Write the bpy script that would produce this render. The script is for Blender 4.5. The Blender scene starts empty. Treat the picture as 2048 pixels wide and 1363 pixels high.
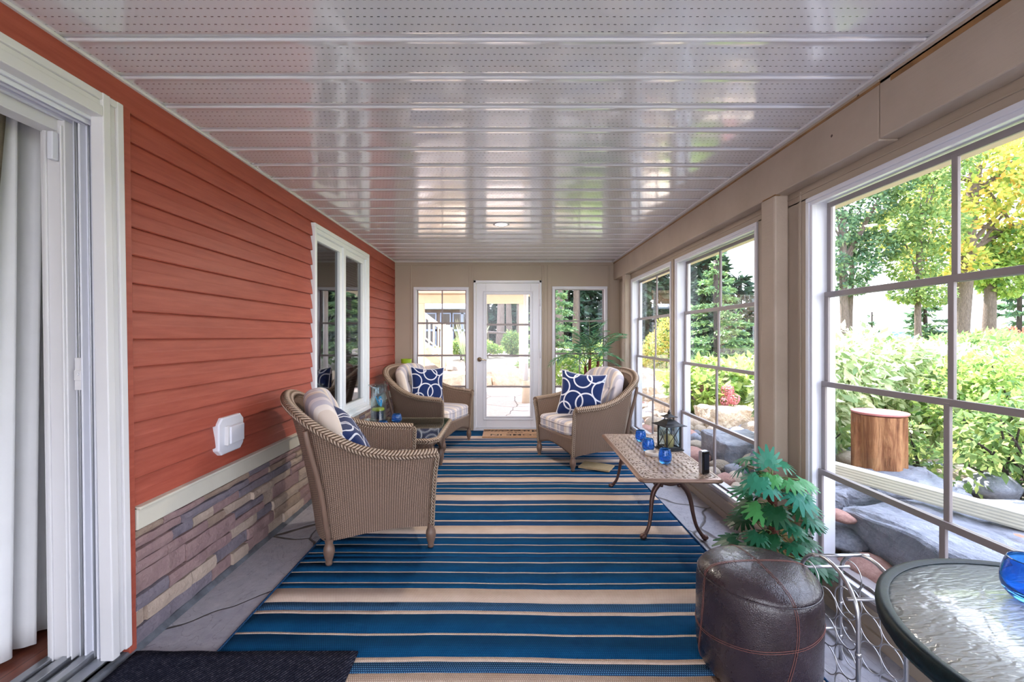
import bpy, bmesh, math, random
import numpy as np
from mathutils import Vector, Matrix, noise
R = math.radians
PI = math.pi
rnd = random.Random(7)
COL = bpy.context.scene.collection
SC = bpy.context.scene

# ------------------------------------------------------------------ helpers
class MB:
    def __init__(s):
        s.v = []; s.f = []; s.m = []; s.uv = []; s.sm = []
    def add(s, vs, fs, m=0, smooth=False, uvs=None):
        o = len(s.v); s.v.extend([tuple(p) for p in vs])
        for i, f in enumerate(fs):
            s.f.append([o + k for k in f]); s.m.append(m); s.sm.append(smooth)
            s.uv.append([uvs[k] for k in f] if uvs else None)
        return s
    def box(s, x0, x1, y0, y1, z0, z1, m=0):
        vs = [(x0,y0,z0),(x1,y0,z0),(x1,y1,z0),(x0,y1,z0),(x0,y0,z1),(x1,y0,z1),(x1,y1,z1),(x0,y1,z1)]
        return s.add(vs, [(0,3,2,1),(4,5,6,7),(0,1,5,4),(1,2,6,5),(2,3,7,6),(3,0,4,7)], m)
    def prism(s, pts, z0, z1, m=0):
        n = len(pts); vs = [(x,y,z0) for x,y in pts] + [(x,y,z1) for x,y in pts]
        fs = [tuple(reversed(range(n))), tuple(range(n,2*n))] + [(i,(i+1)%n,n+(i+1)%n,n+i) for i in range(n)]
        return s.add(vs, fs, m)
    def grid(s, fn, nu, nv, m=0, closeu=False, closev=False, uvfn=None, smooth=True, flip=False):
        vs=[]; uvs=[]; U = nu if closeu else nu+1; V = nv if closev else nv+1
        for i in range(U):
            for j in range(V):
                vs.append(fn(i/nu, j/nv))
        fs=[]; fu=[]
        o=len(s.v); s.v.extend([tuple(p) for p in vs])
        for i in range(nu):
            for j in range(nv):
                a=i*V+j; b=((i+1)%U)*V+j; c=((i+1)%U)*V+(j+1)%V; d=i*V+(j+1)%V
                f=[a,b,c,d]; q=[(i,j),(i+1,j),(i+1,j+1),(i,j+1)]
                if flip: f.reverse(); q.reverse()
                s.f.append([o+k for k in f]); s.m.append(m); s.sm.append(smooth)
                s.uv.append([uvfn(p[0]/nu,p[1]/nv) for p in q] if uvfn else None)
        return s
    def tube(s, path, r, n=8, m=0, closed=False, cap=True, sq=1.0, mod=None, vs_=1.0):
        P=[Vector(p) for p in path]; N=len(P)
        rr = r if isinstance(r,(list,tuple)) else [r]*N
        T=[]
        for i in range(N):
            a=P[(i-1)%N] if (closed or i>0) else P[i]; b=P[(i+1)%N] if (closed or i<N-1) else P[i]
            t=(b-a); T.append(t.normalized() if t.length>1e-9 else Vector((0,0,1)))
        up=Vector((0,0,1)) if abs(T[0].z)<0.9 else Vector((1,0,0))
        nrm=(up-T[0]*up.dot(T[0])).normalized(); vs=[]; L=0; Ls=[]
        for i in range(N):
            if i: L+=(P[i]-P[i-1]).length
            Ls.append(L)
            nrm=(nrm-T[i]*nrm.dot(T[i])).normalized(); bn=T[i].cross(nrm)
            for k in range(n):
                a=2*PI*k/n; q=rr[i]*(mod(L,a) if mod else 1)
                vs.append(P[i]+nrm*(math.cos(a)*q*sq)+bn*(math.sin(a)*q))
        fs=[]; o=len(s.v); s.v.extend([tuple(p) for p in vs])
        M=N if closed else N-1
        for i in range(M):
            for k in range(n):
                i2=(i+1)%N; k2=(k+1)%n
                s.f.append([o+i*n+k,o+i*n+k2,o+i2*n+k2,o+i2*n+k]); s.m.append(m); s.sm.append(True)
                l2=Ls[i+1] if i+1<N else Ls[i]+(P[0]-P[-1]).length
                s.uv.append([(k/n,Ls[i]),((k+1)/n,Ls[i]),((k+1)/n,l2),(k/n,l2)])
        if cap and not closed:
            s.f.append([o+k for k in reversed(range(n))]); s.m.append(m); s.sm.append(False); s.uv.append(None)
            s.f.append([o+(N-1)*n+k for k in range(n)]); s.m.append(m); s.sm.append(False); s.uv.append(None)
        return s
    def lathe(s, prof, c=(0,0,0), n=24, m=0, cap=False):
        vs=[]
        for r,z in prof:
            for k in range(n):
                a=2*PI*k/n; vs.append((c[0]+r*math.cos(a), c[1]+r*math.sin(a), c[2]+z))
        fs=[]
        for i in range(len(prof)-1):
            for k in range(n):
                k2=(k+1)%n; fs.append((i*n+k,i*n+k2,(i+1)*n+k2,(i+1)*n+k))
        s.add(vs,fs,m,True)
        return s
    def build(s, name, mats, parent=None, bevel=0, solid=0, world=False, sub=0, autosmooth=None, col=None):
        me=bpy.data.meshes.new(name)
        v=s.v
        if world and parent is not None:
            l=parent.location; v=[(a-l.x,b-l.y,c-l.z) for a,b,c in v]
        me.from_pydata(v,[],s.f)
        if not isinstance(mats,(list,tuple)): mats=[mats]
        for mt in mats: me.materials.append(mt)
        me.polygons.foreach_set('material_index', s.m)
        me.polygons.foreach_set('use_smooth', s.sm)
        if any(u is not None for u in s.uv):
            ul=me.uv_layers.new(name='UVMap'); flat=[]
            for f,u in zip(s.f,s.uv):
                if u is None: flat.extend([0.0]*(2*len(f)))
                else:
                    for q in u: flat.extend(q)
            ul.data.foreach_set('uv', flat)
        me.validate(); me.update()
        o=bpy.data.objects.new(name,me); COL.objects.link(o)
        if parent is not None: o.parent=parent
        if solid:
            md=o.modifiers.new('S','SOLIDIFY'); md.thickness=solid; md.offset=-1
        if bevel:
            md=o.modifiers.new('B','BEVEL'); md.width=bevel; md.segments=2; md.limit_method='ANGLE'; md.angle_limit=R(35)
        if sub:
            md=o.modifiers.new('U','SUBSURF'); md.levels=sub; md.render_levels=sub
        return o

def tag(o, label, cat, group=None, kind=None):
    o['label']=label; o['category']=cat
    if group: o['group']=group
    if kind: o['kind']=kind
    return o
def empty(name, loc, label, cat, rz=0, group=None, kind=None):
    o=bpy.data.objects.new(name,None); COL.objects.link(o); o.location=loc; o.rotation_euler=(0,0,rz); o.empty_display_size=.1
    return tag(o,label,cat,group,kind)
def copy_tree(o, parent=None):
    c=o.copy(); COL.objects.link(c)
    if parent is not None: c.parent=parent
    for ch in [x for x in bpy.data.objects if x.parent==o]: copy_tree(ch,c)
    return c
def catmull(pts, n):
    P=[Vector(p) for p in pts]; out=[]
    for i in range(len(P)-1):
        p0=P[i-1] if i else P[0]*2-P[1]; p1=P[i]; p2=P[i+1]; p3=P[i+2] if i+2<len(P) else P[-1]*2-P[-2]
        for k in range(n):
            t=k/n; out.append(.5*((2*p1)+(p2-p0)*t+(2*p0-5*p1+4*p2-p3)*t*t+(3*p1-p0-3*p2+p3)*t*t*t))
    out.append(P[-1]); return out
def resample(path, n):
    P=[Vector(p) for p in path]; L=[0]
    for a,b in zip(P,P[1:]): L.append(L[-1]+(b-a).length)
    out=[]; j=0
    for i in range(n):
        t=L[-1]*i/(n-1)
        while j<len(L)-2 and L[j+1]<t: j+=1
        d=L[j+1]-L[j]; k=(t-L[j])/d if d>0 else 0
        out.append(P[j].lerp(P[j+1],k))
    return out

# ------------------------------------------------------------------ materials
def srgb(r,g,b):
    f=lambda c: (c/255/12.92) if c/255<=.04045 else ((c/255+.055)/1.055)**2.4
    return (f(r),f(g),f(b),1)
class NT:
    def __init__(s,name):
        s.mat=bpy.data.materials.new(name); s.mat.use_nodes=True; s.t=s.mat.node_tree; s.n=s.t.nodes; s.l=s.t.links
        s.out=s.n['Material Output']; s.b=s.n['Principled BSDF']
    def new(s,t,**k):
        nd=s.n.new(t)
        for a,b in k.items(): setattr(nd,a,b)
        return nd
    def ln(s,a,b): s.l.new(a,b)
    def math(s,op,a,b=None,c=None,clamp=False):
        nd=s.new('ShaderNodeMath',operation=op); nd.use_clamp=clamp
        for i,x in enumerate((a,b,c)):
            if x is None: continue
            if isinstance(x,(int,float)): nd.inputs[i].default_value=x
            else: s.ln(x,nd.inputs[i])
        return nd.outputs[0]
    def mix(s,f,a,b):
        nd=s.new('ShaderNodeMix',data_type='RGBA')
        if isinstance(f,(int,float)): nd.inputs[0].default_value=f
        else: s.ln(f,nd.inputs[0])
        for i,x in ((6,a),(7,b)):
            if isinstance(x,tuple): nd.inputs[i].default_value=x
            else: s.ln(x,nd.inputs[i])
        return nd.outputs[2]
    def coord(s,kind='Object',scale=None,rot=None):
        tc=s.new('ShaderNodeTexCoord'); o=tc.outputs[kind]
        if scale or rot:
            mp=s.new('ShaderNodeMapping')
            if scale: mp.inputs['Scale'].default_value=scale
            if rot: mp.inputs['Rotation'].default_value=rot
            s.ln(o,mp.inputs[0]); o=mp.outputs[0]
        return o
    def noise(s,co,scale,detail=4,rough=.5,dist=0):
        nd=s.new('ShaderNodeTexNoise'); nd.inputs['Scale'].default_value=scale; nd.inputs['Detail'].default_value=detail
        nd.inputs['Roughness'].default_value=rough; nd.inputs['Distortion'].default_value=dist
        s.ln(co,nd.inputs['Vector']); return nd.outputs['Fac']
    def ramp(s,f,stops,interp='LINEAR'):
        nd=s.new('ShaderNodeValToRGB'); cr=nd.color_ramp; cr.interpolation=interp
        while len(cr.elements)>1: cr.elements.remove(cr.elements[-1])
        cr.elements[0].position=stops[0][0]; cr.elements[0].color=stops[0][1]
        for p,c in stops[1:]:
            e=cr.elements.new(p); e.color=c
        s.ln(f,nd.inputs[0]); return nd.outputs[0]
    def bump(s,h,strength=.3,dist=.01):
        nd=s.new('ShaderNodeBump'); nd.inputs['Strength'].default_value=strength; nd.inputs['Distance'].default_value=dist
        s.ln(h,nd.inputs['Height']); s.ln(nd.outputs[0],s.b.inputs['Normal'])
    def col(s,c):
        if isinstance(c,tuple): s.b.inputs['Base Color'].default_value=c
        else: s.ln(c,s.b.inputs['Base Color'])
    def set(s,rough=.5,metal=0,spec=.5,trans=0,ior=None,coat=0,sheen=0):
        b=s.b; b.inputs['Roughness'].default_value=rough; b.inputs['Metallic'].default_value=metal
        b.inputs['Specular IOR Level'].default_value=spec; b.inputs['Transmission Weight'].default_value=trans
        b.inputs['Coat Weight'].default_value=coat; b.inputs['Sheen Weight'].default_value=sheen
        if ior: b.inputs['IOR'].default_value=ior
def simple(name,c,rough=.5,metal=0,spec=.5,nscale=0,namt=.15,bump=0,bscale=60,coat=0,stretch=None,bdist=.004,sheen=0):
    t=NT(name); t.set(rough,metal,spec,coat=coat,sheen=sheen)
    co=t.coord('Object',scale=stretch)
    if nscale:
        f=t.noise(co,nscale,5,.6)
        a=tuple(x*(1-namt) for x in c[:3])+(1,); b=tuple(min(1,x*(1+namt)) for x in c[:3])+(1,)
        t.col(t.ramp(f,[(.3,a),(.7,b)]))
    else: t.col(c)
    if bump: t.bump(t.noise(co,bscale,4,.6),bump,bdist)
    return t.mat
M={}
M['white']=simple('white_vinyl',srgb(220,221,230),.3,nscale=3,namt=.03)
M['offwhite']=simple('white_trim',srgb(218,216,218),.4,nscale=3,namt=.03)
M['taupe']=simple('taupe_paint',srgb(172,157,141),.5,nscale=2,namt=.04,bump=.1,bscale=90)
M['taupedk']=simple('taupe_groove',srgb(110,98,86),.6)
M['casement_white']=simple('casement_white',srgb(232,236,240),.3)
M['track']=simple('window_track',srgb(144,134,134),.35,nscale=4,namt=.05)
M['dark']=simple('dark_gap',srgb(30,28,28),.8)
M['ledge']=simple('ledge_board',srgb(205,200,186),.5,nscale=5,namt=.04)
M['metalgrey']=simple('brushed_aluminium',srgb(170,172,176),.3,metal=.9)
M['nickel']=simple('satin_nickel',srgb(190,175,150),.25,metal=1)
M['curtain']=simple('curtain_cloth',srgb(225,225,226),.85,nscale=6,namt=.03,bump=.1,bscale=300)
M['linen']=simple('linen_cloth',srgb(150,138,120),.9,nscale=40,namt=.15,stretch=(1,1,8),bump=.3,bscale=100)
M['wall_in']=simple('interior_paint',srgb(190,178,158),.8)
M['navy_paint']=simple('navy_lacquer',srgb(20,32,66),.4)
M['black']=simple('black_metal',srgb(28,27,28),.45,metal=.3,nscale=20,namt=.3)
M['blackplastic']=simple('black_plastic',srgb(15,15,18),.25)
M['bronze']=simple('bronze_cast',srgb(96,72,66),.4,metal=.6,nscale=12,namt=.2,bump=.15,bscale=200)
M['bronze_top']=simple('bronze_pale',srgb(178,158,142),.4,metal=.25,nscale=15,namt=.15,bump=.2,bscale=200)  # paler, less metallic bronze for the lattice top
M['silver']=simple('silver_rod',srgb(200,200,204),.28,metal=.9)
M['greenrim']=simple('green_enamel',srgb(10,30,34),.42,spec=.25,nscale=90,namt=.5,bump=.1,bscale=300)
M['wax']=simple('cream_wax',srgb(235,200,130),.5)
M['ceram']=simple('pale_ceramic',srgb(205,195,185),.4)
M['terracotta']=simple('planter_brown',srgb(120,80,60),.6,nscale=20,namt=.2)
M['pipe']=simple('cream_vinyl_pipe',srgb(214,210,190),.5,nscale=5,namt=.05)
M['patio_cream']=simple('cream_painted_wood',srgb(212,190,166),.6,nscale=4,namt=.05,bump=.1,bscale=50)
M['railwhite']=simple('rail_paint',srgb(226,212,194),.6)
M['bark']=simple('bark',srgb(112,98,90),.9,nscale=14,namt=.4,bump=1,bscale=25,stretch=(3,3,.5),bdist=.04)
M['barkd']=simple('dark_bark',srgb(72,62,58),.9,nscale=10,namt=.4,bump=1,bscale=25,stretch=(3,3,.5),bdist=.04)
M['stem']=simple('stem_green',srgb(95,120,60),.6)
M['soil']=simple('soil',srgb(70,55,42),.95,nscale=40,namt=.5,bump=.6,bscale=60,bdist=.02)
M['yellow']=simple('yellow_tape',srgb(190,190,60),.6)
M['aqua']=simple('aqua_plastic',srgb(40,160,215),.3)
M['aqua_pale']=simple('pale_flower_cloth',srgb(220,215,230),.6,nscale=60,namt=.25)
M['board']=simple('fiberboard',srgb(190,165,125),.7,nscale=30,namt=.1)
M['roofmetal']=simple('roof_metal',srgb(170,180,195),.4,nscale=2,namt=.05)
M['house']=simple('house_siding',srgb(95,82,74),.8,nscale=3,namt=.15)
M['houseblue']=simple('house_frame',srgb(120,128,150),.6)
M['housedark']=simple('house_glass',srgb(40,36,34),.1)
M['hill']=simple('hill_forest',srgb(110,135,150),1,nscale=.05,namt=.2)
M['red']=simple('red_rim',srgb(200,130,125),.6)
M['wood_in']=None
M['lamp_shade']=simple('lamp_shade',srgb(240,215,170),.8)
M['stitch']=simple('stitch_thread',srgb(150,95,85),.7)
M['white_cord']=simple('white_piping',srgb(225,225,232),.8)

def m_siding():
    t=NT('red_siding'); t.set(.5,spec=.4)
    co=t.coord('Object',scale=(8,.6,8)); f=t.noise(co,6,6,.6)
    t.col(t.ramp(f,[(.25,srgb(150,67,52)),(.75,srgb(174,88,70))]))
    t.bump(t.noise(co,25,5,.7),.22,.003); return t.mat
M['siding']=m_siding()
def m_ceiling():
    t=NT('soffit_vinyl'); t.set(.13,spec=.9,coat=.8); t.b.inputs['Coat Roughness'].default_value=.09
    co=t.coord('Object'); sp=t.new('ShaderNodeSeparateXYZ'); t.ln(co,sp.inputs[0]); x,y=sp.outputs[0],sp.outputs[1]
    yy=t.math('MODULO',t.math('SUBTRACT',y,1.615-.239*30),.239)     # 0.. .239 in a panel
    row=t.math('DIVIDE',t.math('SUBTRACT',yy,.038),.0375)
    rf=t.math('FRACT',row)
    inr=t.math('LESS_THAN',t.math('ABSOLUTE',t.math('SUBTRACT',rf,.5)),.042)
    lim=t.math('MULTIPLY',t.math('GREATER_THAN',row,0),t.math('LESS_THAN',row,5))
    off=t.math('MULTIPLY',t.math('MODULO',t.math('FLOOR',row),2),.5)
    xf=t.math('FRACT',t.math('ADD',t.math('DIVIDE',t.math('ADD',x,50),.0235),off))
    inx=t.math('LESS_THAN',xf,.38)
    h=t.math('MULTIPLY',t.math('MULTIPLY',inr,lim),inx)
    n=t.noise(co,2.0,3,.5)
    base=t.ramp(n,[(.3,srgb(218,218,224)),(.7,srgb(226,226,231))])
    t.col(t.mix(h,base,srgb(60,56,58)))
    nn=t.noise(t.coord('Object',scale=(1,4,1)),3,2,.5)
    # pressed ridges of the vinyl, running with the hole rows
    rp=t.math('SINE',t.math('MULTIPLY',rf,2*PI))
    hh=t.math('SUBTRACT',t.math('ADD',t.math('MULTIPLY',nn,.10),t.math('MULTIPLY',rp,.012)),t.math('MULTIPLY',h,.06))
    t.bump(hh,.35,.01); return t.mat
M['ceiling']=m_ceiling()
def m_floor(name,c1,c2,c3,scale,groove):
    t=NT(name); t.set(.55,spec=.4)
    co=t.coord('Object'); ns=t.new('ShaderNodeTexNoise'); ns.inputs['Scale'].default_value=3; t.ln(co,ns.inputs['Vector'])
    ad=t.new('ShaderNodeVectorMath',operation='MULTIPLY_ADD'); t.ln(ns.outputs['Color'],ad.inputs[0]); ad.inputs[1].default_value=(.16,.16,0); t.ln(co,ad.inputs[2])
    ve=t.new('ShaderNodeTexVoronoi',feature='DISTANCE_TO_EDGE'); ve.inputs['Scale'].default_value=scale; ve.inputs['Randomness'].default_value=.9
    vc=t.new('ShaderNodeTexVoronoi'); vc.inputs['Scale'].default_value=scale; vc.inputs['Randomness'].default_value=.9
    fl=t.new('ShaderNodeVectorMath',operation='MULTIPLY'); fl.inputs[1].default_value=(1,.7,0); t.ln(ad.outputs[0],fl.inputs[0])
    t.ln(fl.outputs[0],ve.inputs['Vector']); t.ln(fl.outputs[0],vc.inputs['Vector'])
    g=t.ramp(ve.outputs['Distance'],[(0,(0,0,0,1)),(.003,(0,0,0,1)),(.011,(1,1,1,1))])
    sc=t.new('ShaderNodeSeparateXYZ'); t.ln(vc.outputs['Color'],sc.inputs[0])
    base=t.mix(t.noise(co,9,6,.65),t.ramp(sc.outputs[0],[(0,c1),(1,c2)]),c3)
    layer=t.noise(t.coord('Object',scale=(1.6,1,1)),1.9,6,.5,.9)
    fr_=t.math('FRACT',t.math('DIVIDE',layer,.07)); ed=t.math('LESS_THAN',fr_,.06)
    mot=t.ramp(t.noise(co,16,6,.7),[(.3,(.80,.80,.82,1)),(.7,(1.06,1.05,1.05,1))])
    mm=t.new('ShaderNodeMix',data_type='RGBA',blend_type='MULTIPLY'); mm.inputs[0].default_value=1; t.ln(base,mm.inputs[6]); t.ln(mot,mm.inputs[7])
    t.col(t.mix(g,groove,t.mix(t.math('MULTIPLY',ed,.35),mm.outputs[2],groove)))
    st=t.math('SNAP',layer,.07)
    h=t.math('ADD',t.math('MULTIPLY',g,.5),t.math('ADD',t.math('MULTIPLY',st,2.2),t.math('MULTIPLY',t.noise(co,30,5,.6),.25)))
    t.bump(h,.7,.025); return t.mat
M['floor']=m_floor('flagstone',srgb(168,163,170),srgb(190,184,184),srgb(160,160,170),1.55,srgb(84,78,76))
M['patio']=m_floor('patio_flagstone',srgb(196,180,170),srgb(214,200,190),srgb(205,196,192),1.1,srgb(90,82,78))
def m_stone(name,a,b,bs=30,amt=1.0,dist=.016):
    t=NT(name); t.set(.8,spec=.3); co=t.coord('Object')
    f=t.noise(co,7,7,.65,.5); t.col(t.ramp(f,[(.3,a),(.7,b)]))
    t.bump(t.math('ADD',t.noise(co,bs,6,.7),t.math('MULTIPLY',t.noise(co,6,4,.6),1.4)),amt,dist); return t.mat
M['st_mauve']=m_stone('veneer_mauve',srgb(146,118,120),srgb(172,144,140))
M['st_cream']=m_stone('veneer_cream',srgb(176,156,142),srgb(200,180,164))
M['st_grey']=m_stone('veneer_bluegrey',srgb(118,110,122),srgb(142,132,140))
M['st_brown']=m_stone('veneer_brown',srgb(150,128,116),srgb(176,154,136))
M['rk_grey']=m_stone('granite_grey',srgb(120,124,136),srgb(168,170,180),20,.8,.03)
M['rk_pink']=m_stone('granite_pink',srgb(160,118,108),srgb(190,150,138),40,.5)
M['rk_tan']=m_stone('granite_tan',srgb(168,150,132),srgb(205,190,172),40,.5)
M['rk_blue']=m_stone('granite_blue',srgb(128,132,146),srgb(165,168,180),40,.5)
M['rk_pale']=m_stone('limestone_pale',srgb(200,180,158),srgb(225,208,186),12,.8,.04)
M['gravel']=m_stone('earth_gravel',srgb(132,118,104),srgb(196,182,168),50,1,.03)
def m_groundgrass():
    t=NT('terrain_ground'); t.set(.95,spec=.1); co=t.coord('Object')
    f=t.noise(co,.8,8,.65); t.col(t.ramp(f,[(.35,srgb(120,110,80)),(.5,srgb(140,150,80)),(.7,srgb(175,180,100))]))
    t.bump(t.noise(co,20,6,.7),.8,.05); return t.mat
M['terrain']=m_groundgrass()
M['coir']=simple('coir_fibre',srgb(110,62,50),.95,nscale=60,namt=.5,bump=1,bscale=120,bdist=.01)
def m_wicker():
    t=NT('woven_wicker'); t.set(.55,spec=.35)
    uv=t.coord('UV'); sp=t.new('ShaderNodeSeparateXYZ'); t.ln(uv,sp.inputs[0]); u,v=sp.outputs[0],sp.outputs[1]
    p,q=.0145,.011
    uu=t.math('DIVIDE',u,p); fu=t.math('FRACT',uu)
    off=t.math('MULTIPLY',t.math('MODULO',t.math('FLOOR',uu),2),.5)
    fv=t.math('FRACT',t.math('ADD',t.math('DIVIDE',v,q),off))
    hu=t.math('SINE',t.math('MULTIPLY',fu,PI)); hv=t.math('SINE',t.math('MULTIPLY',fv,PI))
    h=t.math('MULTIPLY',t.math('POWER',hu,.6),t.math('ADD',.45,t.math('MULTIPLY',hv,.55)))
    n=t.noise(t.coord('Object'),14,4,.6)
    dk=srgb(52,38,30); lt=srgb(160,134,116); md=srgb(130,106,90)
    c=t.ramp(h,[(.15,dk),(.6,md),(.95,lt)])
    t.col(t.mix(t.math('MULTIPLY',n,.35),c,srgb(118,95,80)))
    t.bump(h,.9,.004); return t.mat
M['wicker']=m_wicker()
def m_braid():
    t=NT('braided_wicker'); t.set(.45,spec=.4)
    uv=t.coord('UV'); sp=t.new('ShaderNodeSeparateXYZ'); t.ln(uv,sp.inputs[0]); u,v=sp.outputs[0],sp.outputs[1]
    a=t.math('ABSOLUTE',t.math('SUBTRACT',t.math('FRACT',t.math('MULTIPLY',u,2)),.5))
    w=t.math('FRACT',t.math('ADD',t.math('DIVIDE',v,.021),t.math('MULTIPLY',a,3.2)))
    h=t.math('SINE',t.math('MULTIPLY',w,PI))
    h2=t.math('MULTIPLY',h,t.math('ADD',.5,t.math('ABSOLUTE',t.math('SINE',t.math('MULTIPLY',a,2*PI)))))
    t.col(t.ramp(h2,[(.1,srgb(70,50,36)),(.6,srgb(134,110,90)),(1,srgb(190,168,148))]))
    t.bump(h2,1,.006); return t.mat
M['braid']=m_braid()
M['wick_solid']=simple('painted_rattan',srgb(116,92,78),.4,nscale=20,namt=.12,bump=.2,bscale=60,stretch=(1,1,.1))
def m_stripes():
    t=NT('striped_cushion_cloth'); t.set(.9,spec=.1,sheen=.2)
    uv=t.coord('UV'); sp=t.new('ShaderNodeSeparateXYZ'); t.ln(uv,sp.inputs[0])
    f=t.math('FRACT',t.math('DIVIDE',t.math('ADD',sp.outputs[0],10),.185))
    c=t.ramp(f,[(0,srgb(176,172,184)),(.34,srgb(216,200,186)),(.52,srgb(228,218,210)),(.66,srgb(192,186,194)),(.84,srgb(216,206,206))],'CONSTANT')
    t.col(c); w=t.noise(t.coord('Object'),260,3,.6); t.bump(w,.25,.002); return t.mat
M['stripe']=m_stripes()
def m_rope():
    t=NT('navy_rope_cloth'); t.set(.85,spec=.15,sheen=.2)
    uv=t.coord('UV'); sp=t.new('ShaderNodeSeparateXYZ'); t.ln(uv,sp.inputs[0]); u,v=sp.outputs[0],sp.outputs[1]
    tot=None
    for cx,cy,r in ((.05,.62,.19),(.16,.12,.17),(.36,.33,.22),(.66,.30,.23),(.52,.85,.2),(.80,.98,.20),(.25,1.02,.17),(.98,.62,.22),(.55,-.05,.2)):
        d=t.math('SQRT',t.math('ADD',t.math('POWER',t.math('ABSOLUTE',t.math('SUBTRACT',u,cx)),2),t.math('POWER',t.math('ABSOLUTE',t.math('SUBTRACT',v,cy)),2)))
        k=t.math('LESS_THAN',t.math('ABSOLUTE',t.math('SUBTRACT',d,r)),.0165)
        tot=k if tot is None else t.math('MAXIMUM',tot,k)
    wv=t.math('SINE',t.math('MULTIPLY',t.math('ADD',u,t.math('MULTIPLY',v,1.6)),190))
    wh=t.mix(t.math('MULTIPLY',t.math('ADD',wv,1),.3),srgb(232,232,238),srgb(160,170,195))
    t.col(t.mix(tot,srgb(26,44,92),wh)); t.bump(t.math('ADD',t.noise(t.coord('Object'),250,3,.6),tot),.3,.003); return t.mat
M['rope']=m_rope()
def m_weave(name,a,b,sx=240,amt=.5,mixs=.5):
    t=NT(name); t.set(.92,spec=.1); co=t.coord('Object'); sp=t.new('ShaderNodeSeparateXYZ'); t.ln(co,sp.inputs[0])
    xx=t.math('MULTIPLY',sp.outputs[0],sx); yy=t.math('MULTIPLY',sp.outputs[1],sx*.8)
    off=t.math('MULTIPLY',t.math('MODULO',t.math('FLOOR',t.math('ADD',yy,9000)),2),.5)
    fx=t.math('SINE',t.math('MULTIPLY',t.math('FRACT',t.math('ADD',t.math('ADD',xx,9000),off)),PI))
    fy=t.math('SINE',t.math('MULTIPLY',t.math('FRACT',t.math('ADD',yy,9000)),PI))
    h=t.math('MULTIPLY',fx,fy); n=t.noise(co,5,6,.7)
    f=t.math('ADD',t.math('MULTIPLY',h,mixs),t.math('MULTIPLY',n,1-mixs))
    t.col(t.ramp(f,[(.2,a),(.75,b)])); t.bump(h,amt,.003); return t.mat
M['r_blue']=m_weave('rug_blue',srgb(4,46,84),srgb(18,84,124),120)
M['r_navy']=m_weave('rug_navy',srgb(22,50,84),srgb(48,84,122),120)
M['r_cream']=m_weave('rug_cream',srgb(176,150,132),srgb(222,202,186),120,.6)
M['r_dot']=m_weave('rug_dotted',srgb(10,34,70),srgb(80,126,162),110,.6,.8)
M['r_dark']=m_weave('rug_dark',srgb(30,34,60),srgb(44,50,80),170)
def m_mat():
    t=NT('charcoal_mat'); t.set(.97,spec=.05); co=t.coord('Object',rot=(0,0,.6)); sp=t.new('ShaderNodeSeparateXYZ'); t.ln(co,sp.inputs[0])
    w=t.math('SINE',t.math('MULTIPLY',sp.outputs[0],500)); n=t.noise(co,70,5,.8)
    f=t.math('ADD',t.math('MULTIPLY',w,.18),n)
    t.col(t.ramp(f,[(.3,srgb(24,24,34)),(.65,srgb(46,48,62)),(.9,srgb(120,116,126))])); t.bump(f,.9,.006); return t.mat
M['mat']=m_mat()
M['coirmat']=simple('coir_mat',srgb(176,138,106),.95,nscale=90,namt=.25,bump=.6,bscale=260)
M['ink']=simple('mat_ink',srgb(42,30,26),.9)
def m_leather():
    t=NT('brown_leather'); t.set(.32,spec=.55,coat=.2); co=t.coord('Object')
    v=t.new('ShaderNodeTexVoronoi',feature='DISTANCE_TO_EDGE'); v.inputs['Scale'].default_value=160; t.ln(co,v.inputs['Vector'])
    n=t.noise(co,5,6,.6); t.col(t.ramp(n,[(.3,srgb(40,30,34)),(.7,srgb(60,48,54))]))
    t.ln(t.ramp(t.noise(co,9,5,.7),[(.3,(.18,.18,.18,1)),(.7,(.34,.34,.34,1))]),t.b.inputs['Roughness'])
    t.bump(t.math('ADD',t.math('MULTIPLY',v.outputs['Distance'],1.2),t.math('MULTIPLY',t.noise(co,14,5,.6),1.2)),.22,.006); return t.mat
M['leather']=m_leather()
def m_glass(name='window_glass',tint=(1,1,1,1),ior=1.45,rough=0.0):
    t=NT(name); t.n.remove(t.b)
    tr=t.new('ShaderNodeBsdfTransparent'); tr.inputs[0].default_value=tint
    gl=t.new('ShaderNodeBsdfGlossy'); gl.inputs['Roughness'].default_value=rough
    lw=t.new('ShaderNodeLayerWeight'); lw.inputs['Blend'].default_value=.5; f0=((ior-1)/(ior+1))**2
    fr=t.math('ADD',f0,t.math('MULTIPLY',t.math('POWER',lw.outputs['Facing'],5),(1-f0)*.8))
    mx=t.new('ShaderNodeMixShader'); t.ln(fr,mx.inputs[0]); t.ln(tr.outputs[0],mx.inputs[1]); t.ln(gl.outputs[0],mx.inputs[2])
    t.ln(mx.outputs[0],t.out.inputs[0]); return t.mat
M['glass']=m_glass('pane_glass',(.95,.96,.97,1),1.3)
M['glass_house']=m_glass('house_pane',(.6,.62,.64,1),2.3)
M['glass_clear']=m_glass('clear_vase_glass',(.88,.95,.97,1),1.9)
M['glass_tabletop']=m_glass('table_glass',(.82,.90,.88,1),2.3,.05)
def m_blueglass():
    t=NT('cobalt_glass'); t.set(.02,spec=.5,trans=.92,ior=1.45); t.col(srgb(90,175,255)); return t.mat
M['blueglass']=m_blueglass()
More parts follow.
